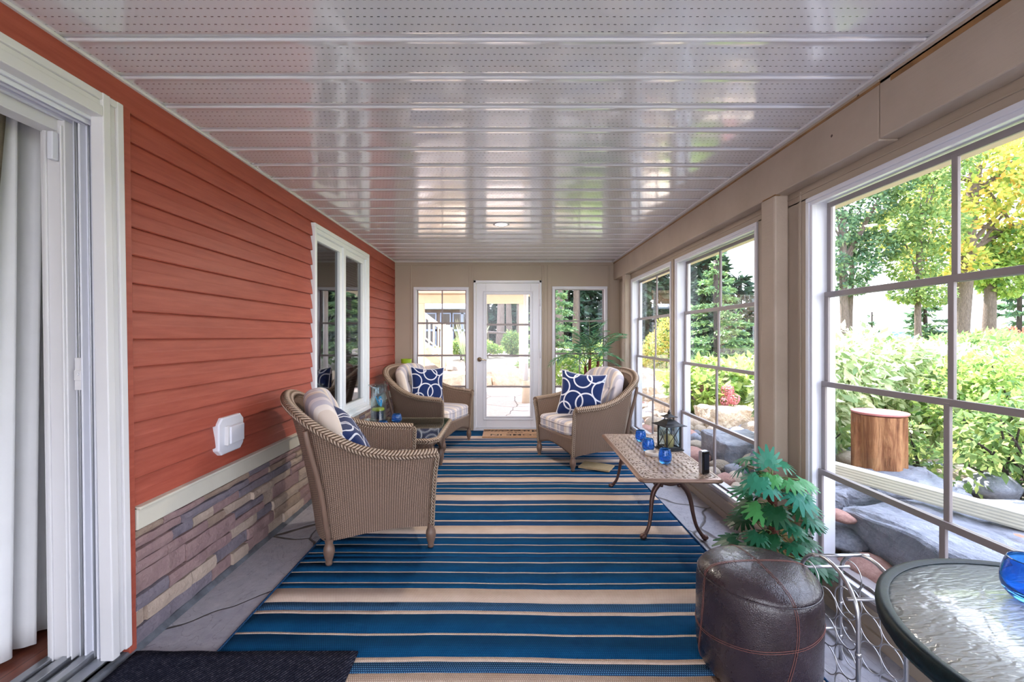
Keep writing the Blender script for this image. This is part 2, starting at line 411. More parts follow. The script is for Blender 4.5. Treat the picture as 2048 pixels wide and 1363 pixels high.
def m_rippled():
    t=NT('rippled_glass'); t.set(.14,spec=1.0,trans=.12,ior=1.5,coat=.5)  # whitish, mostly opaque base carries the sky reflection as colour
    t.col(srgb(222,230,230)); w=t.new('ShaderNodeTexWave'); w.inputs['Scale'].default_value=5; w.inputs['Distortion'].default_value=9
    w.inputs['Detail'].default_value=3; w.inputs['Detail Scale'].default_value=3
    t.ln(t.coord('Object',scale=(1.2,4,1),rot=(0,0,.6)),w.inputs['Vector']); t.bump(w.outputs['Fac'],.55,.004); return t.mat
M['rippled']=m_rippled()
def m_wood():
    t=NT('cherry_floorboards'); t.set(.3,spec=.5)
    co=t.coord('Object'); sp=t.new('ShaderNodeSeparateXYZ'); t.ln(co,sp.inputs[0])
    k=t.math('FRACT',t.math('DIVIDE',t.math('ADD',sp.outputs[0],50),.09)); g=t.math('GREATER_THAN',k,.03)
    f=t.noise(t.coord('Object',scale=(12,1,12)),3,6,.6)
    t.col(t.mix(g,srgb(40,20,14),t.ramp(f,[(.3,srgb(110,58,44)),(.7,srgb(146,86,66))]))); return t.mat
M['wood_in']=m_wood()
def m_leaf(name,cols,scale=3,trans=.35,rough=.5,coat=0):
    """leaf cloth: reflective plus translucent, colour varied leaf by leaf"""
    t=NT(name); t.set(rough,spec=.3)
    at=t.new('ShaderNodeAttribute',attribute_name='tone'); 
    cols=[tuple(.84*q+.16*(c_[0]*.3+c_[1]*.6+c_[2]*.1) for q in c_[:3])+(1,) for c_ in cols]
    n=len(cols); c=t.ramp(at.outputs['Fac'],[(i/(n-1),x) for i,x in enumerate(cols)])
    t.col(c); tl=t.new('ShaderNodeBsdfTranslucent'); t.ln(c,tl.inputs[0])
    mx=t.new('ShaderNodeMixShader'); mx.inputs[0].default_value=trans
    t.ln(t.b.outputs[0],mx.inputs[1]); t.ln(tl.outputs[0],mx.inputs[2]); t.ln(mx.outputs[0],t.out.inputs[0]); return t.mat
M['lf_maple']=m_leaf('maple_leaves',[srgb(90,140,60),srgb(165,185,60),srgb(225,205,80),srgb(235,170,60)],trans=.5)
M['lf_green']=m_leaf('green_leaves',[srgb(80,120,65),srgb(125,158,78),srgb(185,195,95)],trans=.45)
M['lf_cedar']=m_leaf('cedar_leaves',[srgb(60,100,80),srgb(95,135,95),srgb(150,175,110)],trans=.4)
M['lf_spruce']=m_leaf('spruce_needles',[srgb(70,115,80),srgb(110,150,90),srgb(165,195,115)],trans=.3)
M['lf_dark']=m_leaf('dark_conifer',[srgb(36,62,52),srgb(55,88,66),srgb(80,115,80)],trans=.2)
M['lf_varieg']=m_leaf('variegated_leaves',[srgb(120,155,95),srgb(165,190,125),srgb(225,230,180),srgb(240,240,205)],trans=.4)
M['lf_yellow']=m_leaf('yellowgreen_leaves',[srgb(80,130,60),srgb(150,185,70),srgb(205,215,95)],trans=.5)
M['lf_hyd']=m_leaf('hydrangea_leaves',[srgb(110,160,60),srgb(175,205,80),srgb(215,225,110)],trans=.45)
M['lf_palm']=m_leaf('palm_leaves',[srgb(40,100,72),srgb(80,150,104),srgb(150,195,145)],trans=.15,rough=.4)
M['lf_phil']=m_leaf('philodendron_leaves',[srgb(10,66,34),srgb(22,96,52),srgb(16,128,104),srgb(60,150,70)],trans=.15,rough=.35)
M['fl_pink']=m_leaf('pink_petals',[srgb(225,120,130),srgb(235,165,165)],trans=.3)
M['fl_purple']=m_leaf('purple_petals',[srgb(180,80,190),srgb(215,130,215)],trans=.3)
M['fl_red']=m_leaf('rust_leaves',[srgb(190,90,70),srgb(215,150,110)],trans=.3)
def emis(name,c,s):
    t=NT(name); t.col((0,0,0,1)); t.b.inputs['Emission Color'].default_value=c; t.b.inputs['Emission Strength'].default_value=s; return t.mat
M['lamp_on']=emis('downlight_lens',(1,.9,.75,1),6)
def m_water():
    t=NT('lake_water'); t.set(.15,spec=.6); t.col(srgb(150,170,185))
    t.bump(t.noise(t.coord('Object',scale=(1,1,1)),1.2,6,.6),.3,.1); return t.mat
M['water']=m_water()

def leafobj(name,P,D,L,mats,parent=None,wr=.45,seed=1,mi=None,fold=.15,world=True,shape=0,tonefn=None):
    """one mesh of many leaf blades. P bases, D directions, L lengths"""
    g=np.random.default_rng(seed); P=np.asarray(P,float); N=len(P); D=np.asarray(D,float)
    D/= (np.linalg.norm(D,axis=1,keepdims=True)+1e-9); L=np.broadcast_to(np.asarray(L,float),(N,))[:,None]
    up=g.normal(size=(N,3))*.6+np.array([0,0,1.0]); S=np.cross(D,up); S/=(np.linalg.norm(S,axis=1,keepdims=True)+1e-9)
    Nn=np.cross(S,D)
    W=L*wr*.5
    if shape==0:
        vs=np.stack([P, P+D*L*.45+S*W-Nn*L*fold*.5, P+D*L+Nn*(-L*fold), P+D*L*.45-S*W-Nn*L*fold*.5],1); k=4
        F=np.arange(N*4).reshape(N,4)
    me=bpy.data.meshes.new(name)
    V=vs.reshape(-1,3)
    if world and parent is not None: V=V-np.array(parent.location)
    me.vertices.add(len(V)); me.vertices.foreach_set('co',V.astype(np.float32).ravel())
    me.loops.add(N*4); me.loops.foreach_set('vertex_index',F.ravel().astype(np.int32))
    me.polygons.add(N); me.polygons.foreach_set('loop_start',(np.arange(N)*4).astype(np.int32))
    if not isinstance(mats,(list,tuple)): mats=[mats]
    for m in mats: me.materials.append(m)
    if mi is not None: me.polygons.foreach_set('material_index',np.asarray(mi,np.int32))
    me.update(calc_edges=True)
    a=me.attributes.new('tone','FLOAT','FACE'); tone=np.clip(g.normal(.5,.25,N),0,1)
    if tonefn is not None: tone=np.clip(tonefn(P,g)+g.normal(0,.15,N),0,1)
    a.data.foreach_set('value',tone.astype(np.float32))
    o=bpy.data.objects.new(name,me); COL.objects.link(o)
    if parent is not None: o.parent=parent
    return o
def blobs(g,centers,radii,n):
    """points and outward directions on leafy clumps"""
    C=np.asarray(centers,float); Rr=np.asarray(radii,float); w=(Rr[:,0]*Rr[:,1]+Rr[:,0]*Rr[:,2]); w/=w.sum()
    idx=g.choice(len(C),n,p=w); d=g.normal(size=(n,3)); d/=np.linalg.norm(d,axis=1,keepdims=True)
    rr=g.uniform(.55,1.05,n)[:,None]**.7
    P=C[idx]+d*Rr[idx]*rr; D=d*.7+g.normal(size=(n,3))*.6+np.array([0,0,-.15]); return P,D

# ================================================================== ROOM SHELL
XL,XB,XW,YB,ZC=-1.636,1.556,1.64,6.47,2.45
YR=-2.6
# floor
fl=MB(); fl.box(XL-.02,XW+.06,YR,YB+.14,-.12,0)
tag(fl.build('floor',M['floor']),'grey irregular flagstone porch floor under the striped rug','floor',kind='structure')
# ceiling: soffit planks running across, each slightly cupped with a grooved joint
c=MB(); y0=1.615-.239*18; prof=[]
k=0
while y0+.239*k<YB+.05:
    a=y0+.239*k; k+=1
    prof+= [(a,.012),(a+.004,.012),(a+.006,0.0),(a+.016,-.004),(a+.026,0.0)]
    for j in range(1,8):
        t=j/8; prof.append((a+.026+t*.205,-.0011*math.sin(PI*t)+.0))
    prof.append((a+.233,0.0)); prof.append((a+.236,.006))
prof=[p for p in prof if YR<=p[0]<=YB+.02]
vs=[];fs=[]
XS=[XL-.02+(XB+.1-XL)*i/24 for i in range(25)]
rn=random.Random(3)
for i,(y,z) in enumerate(prof):
    for j,x in enumerate(XS):
        vs.append((x,y,ZC+z+.0006*noise.noise(Vector((x*1.3,y*2.1,3)))))
n=len(XS)
for i in range(len(prof)-1):
    for j in range(n-1): fs.append((i*n+j,(i+1)*n+j,(i+1)*n+j+1,i*n+j+1))
c.add(vs,fs,0,True)
ce=c.build('ceiling',M['ceiling']); tag(ce,'glossy white perforated soffit boards running across the porch ceiling','ceiling',kind='structure')
# J-channel trims at ceiling edges
t=MB(); t.box(XL-.01,XL+.028,YR,YB,ZC-.012,ZC+.001); t.box(XL-.01,XL+.006,YR,YB,ZC-.026,ZC)
tag(t.build('trim_1',M['offwhite'],bevel=.003),'thin white channel where the ceiling meets the red siding','trim',kind='structure')
t=MB(); t.box(XB-.026,XB+.002,YR,YB,ZC-.01,ZC+.002); t.box(XL,XB,YB-.025,YB+.002,ZC-.01,ZC+.002)
tag(t.build('trim_2',M['offwhite'],bevel=.003),'thin white channel where the ceiling meets the beam and back wall','trim',kind='structure')
# roof over the porch and its eaves; unseen back overhang lengthened to block sun
t=MB(); t.box(-1.75,2.1,YR-.3,8.2,2.50,2.72); t.box(2.06,2.16,YR-.3,8.2,2.20,2.6); t.box(XB,2.1,YR-.3,8.2,2.44,2.5); t.box(-1.7,2.1,YB+.1,8.2,2.46,2.5)
tag(t.build('roof',M['patio_cream']),'cream roof slab and eave board over the porch windows, unseen back overhang lengthened to block sun','roof',kind='structure')

# ---- left wall
wl=empty('wall_left',(XL,0,0),'red lap siding wall above ledgestone veneer','wall',kind='structure')
def siding_run(ya,yb,z0,n,h=.1220):
    s=MB(); pts=[]
    for i in range(n):
        z=z0+i*h
        pts+=[(.000,z),(.021,z+.0005),(.024,z+.005),(.0235,z+.012),(.0175,z+h*.50),(.0155,z+h*.56),(.006,z+h-.0005)]
    m=max(2,int((yb-ya)/.12)); vs=[];fs=[]
    for (dx,z) in pts:
        for j in range(m+1):
            y=ya+(yb-ya)*j/m; vs.append((XL+dx-.006+.0012*noise.noise(Vector((z*3,y*1.5,0))),y,z))
    for i in range(len(pts)-1):
        for j in range(m): fs.append((i*(m+1)+j,i*(m+1)+j+1,(i+1)*(m+1)+j+1,(i+1)*(m+1)+j))
    s.add(vs,fs,0,False); return s
s=siding_run(1.895,3.73,.622,14,.1218)
b=siding_run(5.17,YB,.622,14,.1218); s.add(b.v,b.f,0)
o=s.build('siding',M['siding'],wl,world=True)
o['label']='red horizontal vinyl siding'
t=MB(); t.box(XL-.01,XL+.014,YR,YB,2.327,2.45); t.box(XL-.01,XL+.018,YR,YB,2.324,2.334)
t.add([(XL-.01,1.90,0),(XL+.03,1.90,0),(XL+.03,1.935,0),(XL-.01,1.935,0),(XL-.01,1.82,2.33),(XL+.03,1.82,2.33),(XL+.03,1.90,2.33),(XL-.01,1.90,2.33)],[(0,3,2,1),(4,5,6,7),(0,1,5,4),(1,2,6,5),(2,3,7,6),(3,0,4,7)],0)
t.box(XL-.01,XL+.016,YB-.03,YB,.62,2.33)
t.build('siding_trim',M['siding'],wl,world=True,bevel=.003)['label']='flat red strip under the ceiling and beside the sliding door'
t=MB(); t.box(XL-.3,XL-.012,1.95,3.74,0,2.6); t.box(XL-.3,XL-.012,5.16,YB+.1,0,2.6); t.box(XL-.3,XL-.012,3.74,5.16,2.30,2.6); t.box(XL-.3,XL-.012,3.74,5.16,0,.55)
t.box(XL-.3,XL-.012,YR,1.8,2.34,2.6); t.box(XL-.3,XL-.012,YR,-.9,0,2.34)
t.build('wall_core',M['wall_in'],wl,world=True)
# ledgestone
g=random.Random(11); sv=MB(); z=.018
while z<.515:
    h=g.choice([.045,.055,.065,.075,.095]); 
    if z+h>.50: h=.52-z
    y=1.925-g.random()*.2
    while y<YB:
        L=g.uniform(.14,.42); y1=min(YB,y+L); ya=max(1.925,y)
        if y1-ya>.02:
            split = h>.08 and g.random()<.3
            zz=[(z,z+h)] if not split else [(z,z+h*.5),(z+h*.5,z+h)]
            for (za,zb) in zz:
                m=g.choices([0,1,2,3],[5,3,2.2,2])[0]; p=g.uniform(.016,.036)
                e=.0022; j=lambda: g.uniform(-.003,.003)
                y0_,y1_=ya+e,y1-e; z0_,z1_=za+e,zb-e
                nn=max(2,int((y1_-y0_)/.05)); vs=[];fs=[]
                top=[z1_+j() for _ in range(nn+1)]; bot=[z0_+j() for _ in range(nn+1)]; pr=[p+g.uniform(-.004,.004) for _ in range(nn+1)]
                for q in range(nn+1):
                    yy=y0_+(y1_-y0_)*q/nn
                    vs+=[(XL-.01,yy,bot[q]),(XL+pr[q]*.9,yy,bot[q]+.002),(XL+pr[q]*1.05,yy,(bot[q]+top[q])/2),(XL+pr[q]*.85,yy,top[q]-.002),(XL-.01,yy,top[q])]
                for q in range(nn):
                    for r_ in range(4): fs.append((q*5+r_,(q+1)*5+r_,(q+1)*5+r_+1,q*5+r_+1))
                fs.append((0,1,2,3,4)); fs.append(tuple(nn*5+r_ for r_ in (4,3,2,1,0)))
                sv.add(vs,fs,m)
        y=y1
        if g.random()<.0: break
    z+=h
sv.box(XL-.012,XL+.004,1.965,YB,.0,.52,3)
o=sv.build('stone_veneer',[M['st_mauve'],M['st_cream'],M['st_grey'],M['st_brown']],wl,world=True); o['label']='mauve and cream stacked ledgestone'
t=MB(); t.prism([(XL-.01,.0),(XL+.03,0),(XL+.006,.03),(XL-.01,.03)],0,1)
fl_=MB(); fl_.add([(XL-.01,YR,0),(XL+.045,YR,0.001),(XL+.02,YR,.02),(XL-.01,YR,.022),(XL-.01,YB,0),(XL+.045,YB,.001),(XL+.02,YB,.02),(XL-.01,YB,.022)],[(0,1,2,3),(4,7,6,5),(0,4,5,1),(1,5,6,2),(2,6,7,3)],0)
fl_.build('flashing',simple('membrane_flashing',srgb(96,100,108),.45,nscale=9,namt=.6,bump=.5,bscale=18),wl,world=True)['label']='dark waterproof strip along the foot of the stone'
t=MB(); t.box(XL,XL+.036,1.93,3.72,.524,.624); t.box(XL,XL+.05,1.93,3.72,.612,.626); t.box(XL,XL+.036,5.18,YB,.524,.624); t.box(XL,XL+.05,5.18,YB,.612,.626)
tag(t.build('trim_3',M['ledge'],bevel=.004),'pale grey ledge board between the stone and red siding','trim',kind='structure')

# ---- casement window in the left wall
w=empty('window_1',(XL,4.45,1.43),'white double casement window in the red siding','window',kind='structure')
def frame_x(mb,x0,x1,ya,yb,za,zb,wd,m=0):   # rectangular frame lying in a plane of constant X
    mb.box(x0,x1,ya,yb,zb-wd,zb,m); mb.box(x0,x1,ya,yb,za,za+wd,m); mb.box(x0,x1,ya,ya+wd,za+wd,zb-wd,m); mb.box(x0,x1,yb-wd,yb,za+wd,zb-wd,m)
def frame_y(mb,y0,y1,xa,xb,za,zb,wd,m=0):
    mb.box(xa,xb,y0,y1,zb-wd,zb,m); mb.box(xa,xb,y0,y1,za,za+wd,m); mb.box(xa,xa+wd,y0,y1,za+wd,zb-wd,m); mb.box(xb-wd,xb,y0,y1,za+wd,zb-wd,m)
ya,yb,za,zb=3.714,5.19,.54,2.317
t=MB(); frame_x(t,XL-.02,XL+.04,ya,yb,za,zb,.035); frame_x(t,XL-.05,XL+.028,ya+.035,yb-.035,za+.035,zb-.035,.035)
t.box(XL-.02,XL+.055,ya-.005,yb+.005,za-.012,za+.02)
t.box(XL-.05,XL+.02,4.42,4.482,za+.06,zb-.06)
t.build('window_frame',M['casement_white'],w,world=True,bevel=.004)
for (p,q) in ((ya+.07,4.425),(4.477,yb-.07)):
    t=MB(); frame_x(t,XL-.045,XL+.002,p,q,za+.07,zb-.07,.055); sh=t.build('sash',M['casement_white'],w,world=True,bevel=.005)
    gmb=MB(); gmb.box(XL-.028,XL-.024,p+.05,q-.05,za+.12,zb-.12)
    go=gmb.build('pane',M['glass_house'],None); go.parent=sh; go.location=(-w.location.x,-w.location.y,-w.location.z)
bl=MB()
for i in range(62):
    z=za+.14+i*.0262
    bl.add([(XL-.085,4.5,z),(XL-.062,4.5,z+.010),(XL-.062,5.08,z+.010),(XL-.085,5.08,z)],[(0,1,2,3)],0)
bl.box(XL-.09,XL-.06,4.5,5.08,zb-.13,zb-.10)
br=empty('window_blind',(XL-.07,4.8,za+.1),'white slatted blind hanging behind the farther casement pane','blind')
bl.build('slats',M['offwhite'],br,world=True)
t=MB(); t.tube([(XL-.06,5.02,2.2),(XL-.06,5.02,.8)],.002,6); t.build('cord',M['offwhite'],br,world=True)

# ---- outlet cover on siding
oc=empty('outlet_cover',(XL,2.594,.80),'white weatherproof electrical box mounted on the red siding','outlet')
t=MB(); pts=[]; a,b_,cc=.118,.105,.03
oct_=[(-a,-b_+cc),(-a+cc,-b_),(a-cc,-b_),(a,-b_+cc),(a,b_-cc),(a-cc,b_),(-a+cc,b_),(-a,b_-cc)]
vs=[(.0,p[0],p[1]) for p in oct_]+[(.030,p[0],p[1]) for p in oct_]+[(.036,p[0]*.94,p[1]*.94) for p in oct_]
fs=[(i,(i+1)%8,8+(i+1)%8,8+i) for i in range(8)]+[(8+i,8+(i+1)%8,16+(i+1)%8,16+i) for i in range(8)]+[tuple(range(16,24))]
t.add(vs,fs); t.build('mounting_block',M['white'],oc,bevel=.002)
t=MB(); t.box(.036,.066,-.055,.075,-.05,.052); t.build('lid',M['white'],oc,bevel=.006)
t=MB(); t.box(.036,.058,-.068,-.056,-.052,.054); t.tube([(.05,-.06,-.056),(.05,-.06,.058)],.005,8); t.build('hinge',M['offwhite'],oc)

# ---- sliding door at left
d=empty('door_1',(XL,1.0,0),'open white sliding patio door with ribbed vinyl jamb','door',kind='structure')
t=MB()
def lean(pts): return pts
def jamb(mb,x0,x1,y0,y1,z0=.05,z1=2.33,dy=.035,m=0):     # near-vertical strip, foot set slightly farther
    mb.add([(x0,y0+dy,z0),(x1,y0+dy,z0),(x1,y1+dy,z0),(x0,y1+dy,z0),(x0,y0,z1),(x1,y0,z1),(x1,y1,z1),(x0,y1,z1)],[(0,3,2,1),(4,5,6,7),(0,1,5,4),(1,2,6,5),(2,3,7,6),(3,0,4,7)],m)
DY=.03
DC=.045
jamb(t,XL-.01,XL+.0405,1.824,1.855,dy=DC); jamb(t,XL-.01,XL+.0305,1.79,1.826,dy=DC); jamb(t,XL-.01,XL+.0425,1.757,1.792,dy=DC)
for (za_,zb_,xo) in ((2.300,2.33,.040),(2.275,2.302,.030),(2.235,2.278,.042)):
    t.box(XL-.011,XL+xo,-.75,1.825 if zb_>2.32 else (1.792 if zb_>2.3 else 1.76),za_,zb_-.001)
t.build('casing',M['offwhite'],d,world=True,bevel=.004)
t=MB()   # jamb with its tracks
jamb(t,XL-.225,XL-.0005,1.80,1.93,z1=2.237,dy=DY,m=0)
for (xa,xb,pr,mi) in ((-.016,-.006,.012,0),(-.034,-.026,.016,0),(-.052,-.046,.01,1),(-.075,-.067,.026,0),(-.100,-.090,.014,1),(-.112,-.108,.008,0)):
    jamb(t,XL+xa,XL+xb,1.80-pr,1.802,z1=2.237,dy=DY,m=mi)
t.box(XL-.225,XL,-.75,1.9,2.238,2.31,0)
for xa,xb,dz in ((-.02,-.008,.014),(-.075,-.06,.022),(-.135,-.12,.016),(-.03,-.025,.03)): t.box(XL+xa,XL+xb,-.75,1.80,2.238-dz,2.24,0)
t.build('jamb',[M['white'],M['metalgrey']],d,world=True,bevel=.002)
t=MB()   # sliding panel stile
jamb(t,XL-.216,XL-.118,1.765,1.802,z0=.06,z1=2.225,dy=DY); jamb(t,XL-.200,XL-.186,1.757,1.766,z0=.06,z1=2.2,dy=DY); jamb(t,XL-.130,XL-.122,1.755,1.766,z0=.06,z1=2.2,dy=DY)
t.box(XL-.216,XL-.146,-.75,1.78,2.18,2.238)
st=t.build('door_stile',M['offwhite'],d,world=True,bevel=.003)
t=MB(); t.box(XL-.160,XL-.138,1.738,1.764,2.06,2.17); t.build('contact_sensor',M['white'],d,world=True,bevel=.003)['label']='small white contact sensor'
t=MB(); t.box(XL-.106,XL-.070,1.795,1.815,1.15,1.28); t.box(XL-.102,XL-.074,1.788,1.80,1.19,1.23); t.tube([(XL-.088,1.782,1.215),(XL-.088,1.79,1.215)],.008,8)
t.build('strike_plate',M['offwhite'],d,world=True,bevel=.001)
t=MB(); t.box(XL-.014,XL-.004,1.79,1.81,1.205,1.26); t.build('latch_keeper',M['black'],d,world=True)
t=MB()
for xa,xb,zt in ((-.225,-.19,.075),(-.185,-.16,.062),(-.155,-.12,.078),(-.112,-.09,.058),(-.082,-.05,.074),(-.042,.012,.052)): t.box(XL+xa,XL+xb,-.75,1.875,.03,zt)
t.box(XL-.225,XL+.012,-.75,1.875,.0,.045)
t.build('threshold',M['metalgrey'],d,world=True,bevel=.002)['label']='aluminium threshold with grooved tracks'
# glass leaf slid away past the camera
t=MB(); frame_x(t,XL-.12,XL-.07,-.75,.1,.07,2.23,.08); t.build('door_leaf',M['white'],d,world=True,bevel=.004)

# room beyond the sliding door
t=MB(); t.box(-4.6,XL-.225,YR,YB,-.02,.055); tag(t.build('floor_inside',M['wood_in']),'cherry wood floorboards beyond the sliding door threshold','floor',kind='structure')
t=MB(); t.box(-4.7,-4.6,YR,YB,0,2.6); t.box(-4.6,XL-.29,2.9,3.0,0,2.6); t.box(-4.6,XL-.29,5.9,6.0,0,2.6); t.box(-4.7,XL-.3,YR-.1,YR,0,2.6)
tag(t.build('wall_inside',M['wall_in']),'beige interior walls seen past the curtain','wall',kind='structure')
t=MB(); t.box(-4.7,XL-.01,YR-.1,YB+.1,2.5,2.6); tag(t.build('ceiling_inside',M['offwhite']),'flat white ceiling of the room behind the curtain','ceiling',kind='structure')
cb=empty('navy_cabinet',(-2.45,2.55,.055),'dark navy cabinet on a white base glimpsed between curtain and door','cabinet')
t=MB(); t.box(-3.0,-2.0,2.4,2.88,.52,1.28); t.build('body',M['navy_paint'],cb,world=True,bevel=.006)
t=MB(); t.box(-3.02,-1.98,2.36,2.89,.46,.52); t.build('shelf',M['white'],cb,world=True,bevel=.006)
t=MB(); t.box(-2.98,-2.02,2.42,2.88,.056,.46); t.build('base',M['wall_in'],cb,world=True,bevel=.006)
def drape(name,x,ya,yb,z0,z1,mat,lab,per,amp,edge=None,hem=None):
    s=MB(); nu=int((yb-ya)/per*14)
    def fn(u,v):
        y=ya+(yb-ya)*u; z=z0+(z1-z0)*v
        if edge: y-= edge(v)*u
        ph=2*PI*(yb-ya)*u/per
        return (x+amp*math.sin(ph+.5*math.sin(ph*.37))*(1-.15*v)+amp*.25*math.sin(ph*2.3+v), y+.01*math.sin(ph*.5+2*v), z)
    s.grid(fn,nu,24,0); o=s.build(name,mat,solid=.003); tag(o,lab,'curtain'); return o
drape('curtain',-2.02,-.9,1.965,.075,2.42,M['curtain'],'white pleated curtain hanging to the wood floor behind the sliding door',.11,.042,edge=lambda v:-.0+(1-v)*.0-.03*v)
drape('linen_drape',-1.985,-.9,1.79,1.0,2.42,M['linen'],'taupe linen drape hanging in front of the white curtain',.30,.012,edge=lambda v:.11*(1-v))

# ---- back wall
wb=empty('wall_back',(0,YB,0),'taupe panelled back wall around the porch door','wall',kind='structure')
t=MB(); Yw=YB
WL=(-1.349,-.548,.15,2.08); WR=(.663,1.464,.15,2.09); DR=(-.478,.509,0,2.176)
t.box(XL-.1,WL[0],Yw,Yw+.1,0,ZC+.05); t.box(WL[1],DR[0],Yw,Yw+.1,0,ZC+.05); t.box(DR[1],WR[0],Yw,Yw+.1,0,ZC+.05); t.box(WR[1],XW+.1,Yw,Yw+.1,0,ZC+.05)
t.box(WL[0],WL[1],Yw,Yw+.1,WL[3],ZC+.05); t.box(WR[0],WR[1],Yw,Yw+.1,WR[3],ZC+.05); t.box(DR[0],DR[1],Yw,Yw+.1,DR[3],ZC+.05)
t.box(WL[0],WL[1],Yw,Yw+.1,0,.15); t.box(WR[0],WR[1],Yw,Yw+.1,0,.15)
t.build('wall_panels',M['taupe'],wb,world=True)
t=MB()
for xa,xb in ((XL,XL+.012),(-1.395,-1.380),(-.548,-.53),(-.515,-.485),(.515,.53),(.545,.575),(.60,.65),(1.475,1.49),(1.50,1.515)): t.box(xa,xb,Yw-.008,Yw+.001,0,ZC-.05)
t.box(XL,XB,Yw-.008,Yw+.001,ZC-.055,ZC-.04)
t.build('battens',M['taupe'],wb,world=True,bevel=.002)
def track_window_y(name,x0,x1,z0,z1,divs,label,toff=0):
    w=empty(name,((x0+x1)/2,YB,z0),label,'window',kind='structure')
    t=MB(); frame_y(t,YB-.022,YB+.09,x0,x1,z0,z1,.038); t.build('window_frame',M['white'],w,world=True,bevel=.004)
    zs=[z1-.035]+divs+[z0+.035]; n=len(zs)-1
    for k in range(n):
        y=YB+.065-.016*k-toff
        t=MB(); frame_y(t,y-.007,y+.007,x0+.03,x1-.03,zs[k+1]-.012,zs[k]+.012,.026); xm=(x0+x1)/2+.005; t.box(xm-.009,xm+.009,y-.006,y+.006,zs[k+1],zs[k])
        s=t.build('sash',M['track'],w,world=True,bevel=.002)
        q=MB(); q.box(x0+.04,x1-.04,y-.001,y+.001,zs[k+1],zs[k]); go=q.build('pane',M['glass']); go.parent=s; go.location=tuple(-a for a in w.location)
track_window_y('window_2',*WL[:2],WL[2],WL[3],[1.558,1.086,.634],'narrow four-pane window between red siding and the porch door')
track_window_y('window_3',*WR[:2],WR[2],WR[3],[1.59,1.113,.634],'narrow four-pane window behind the potted palm')
# porch door
d=empty('door_2',(0,YB,0),'white full-glass porch door between two narrow windows','door',kind='structure')
t=MB(); x0,x1,z1=DR[0],DR[1],DR[3]
t.box(x0,x0+.035,YB-.03,YB+.1,0,z1); t.box(x1-.035,x1,YB-.03,YB+.1,0,z1); t.box(x0,x1,YB-.03,YB+.1,z1-.035,z1); t.box(x0,x1,YB-.05,YB+.12,0,.035)
t.build('door_frame',M['white'],d,world=True,bevel=.004)
t=MB(); a,b2=x0+.04,x1-.04; gx0,gx1,gz0,gz1=-.300,.352,.195,1.985
t.box(a,gx0,YB-.012,YB+.035,.04,z1-.04); t.box(gx1,b2,YB-.012,YB+.035,.04,z1-.04); t.box(gx0,gx1,YB-.012,YB+.035,gz1,z1-.04); t.box(gx0,gx1,YB-.012,YB+.035,.04,gz0)
frame_y(t,YB-.026,YB-.01,gx0-.038,gx1+.038,gz0-.038,gz1+.038,.012); frame_y(t,YB-.022,YB+.03,gx0-.006,gx1+.006,gz0-.006,gz1+.006,.018)
leaf=t.build('door_leaf',M['white'],d,world=True,bevel=.004)
t=MB()
for z in (1.536,1.086,.633): t.box(gx0,gx1,YB-.004,YB+.02,z-.014,z+.014)
t.build('muntins',M['track'],d,world=True,bevel=.002)
q=MB(); q.box(gx0,gx1,YB+.006,YB+.010,gz0,gz1); q.build('pane',M['glass'],d,world=True)
t=MB(); t.lathe([(0,0),(.03,0),(.034,-.008),(.02,-.016),(.012,-.018),(.012,-.05),(0,-.05)],n=20)
rot=MB(); rot.v=[(x-.392,YB-.012+z,1.03+y) for x,y,z in t.v]; rot.f=t.f; rot.m=t.m; rot.sm=t.sm; rot.uv=t.uv
rot.tube([(-.392,YB-.055,1.03),(-.36,YB-.062,1.032),(-.32,YB-.06,1.026),(-.285,YB-.055,1.018)],[.011,.010,.008,.006],8)
rot.build('handle',M['nickel'],d,world=True)
t=MB(); t.tube([(x1-.02,YB-.035,.3),(x1-.02,YB-.035,.4)],.007,8); t.tube([(x1-.02,YB-.035,1.05),(x1-.02,YB-.035,1.15)],.007,8); t.tube([(x1-.02,YB-.035,1.8),(x1-.02,YB-.035,1.9)],.007,8)
t.build('hinges',M['white'],d,world=True)

# ---- right wall
wr=empty('wall_right',(XW,0,0),'taupe framing and low curb holding the row of tall garden windows','wall',kind='structure')
wins=[(-2.15,-.735),(-.57,.845),(1.01,2.425),(2.9,4.313),(4.424,5.84)]
t=MB(); X0,X1=XW,XW+.12
t.box(X0,X1,YR,YB+.1,0,.152); t.box(X0,X1,YR,YB+.1,2.113,2.5)
ys=[YR]+[v for w_ in wins for v in w_]+[YB+.1]
for i in range(0,len(ys),2): t.box(X0,X1,ys[i],ys[i+1],.15,2.12)
t.build('wall_panels',M['taupe'],wr,world=True)
t=MB()
for i in range(0,len(ys),2):
    if ys[i+1]-ys[i]>.3:
        t.box(X0-.006,X0+.002,ys[i]+.05,ys[i]+.062,.15,2.17); t.box(X0-.006,X0+.002,ys[i+1]-.062,ys[i+1]-.05,.15,2.17)
    else: t.box(X0-.012,X0+.002,(ys[i]+ys[i+1])/2-.02,(ys[i]+ys[i+1])/2+.02,.15,2.12)
t.box(X0-.006,X0+.002,YR,YB,2.150,2.158); t.box(X0-.012,X0+.001,YR,YB,.0,.05); t.box(X0-.02,X0+.001,YR,YB,.128,.152)
t.build('battens',M['taupe'],wr,world=True,bevel=.002)
labs=['four-pane garden window behind the camera end of the porch','four-pane garden window beyond the glass table, past the frame edge','large four-pane garden window beside the green-rimmed table','tall four-pane garden window behind the cast metal coffee table','tall four-pane garden window beside the potted palm and armchair']
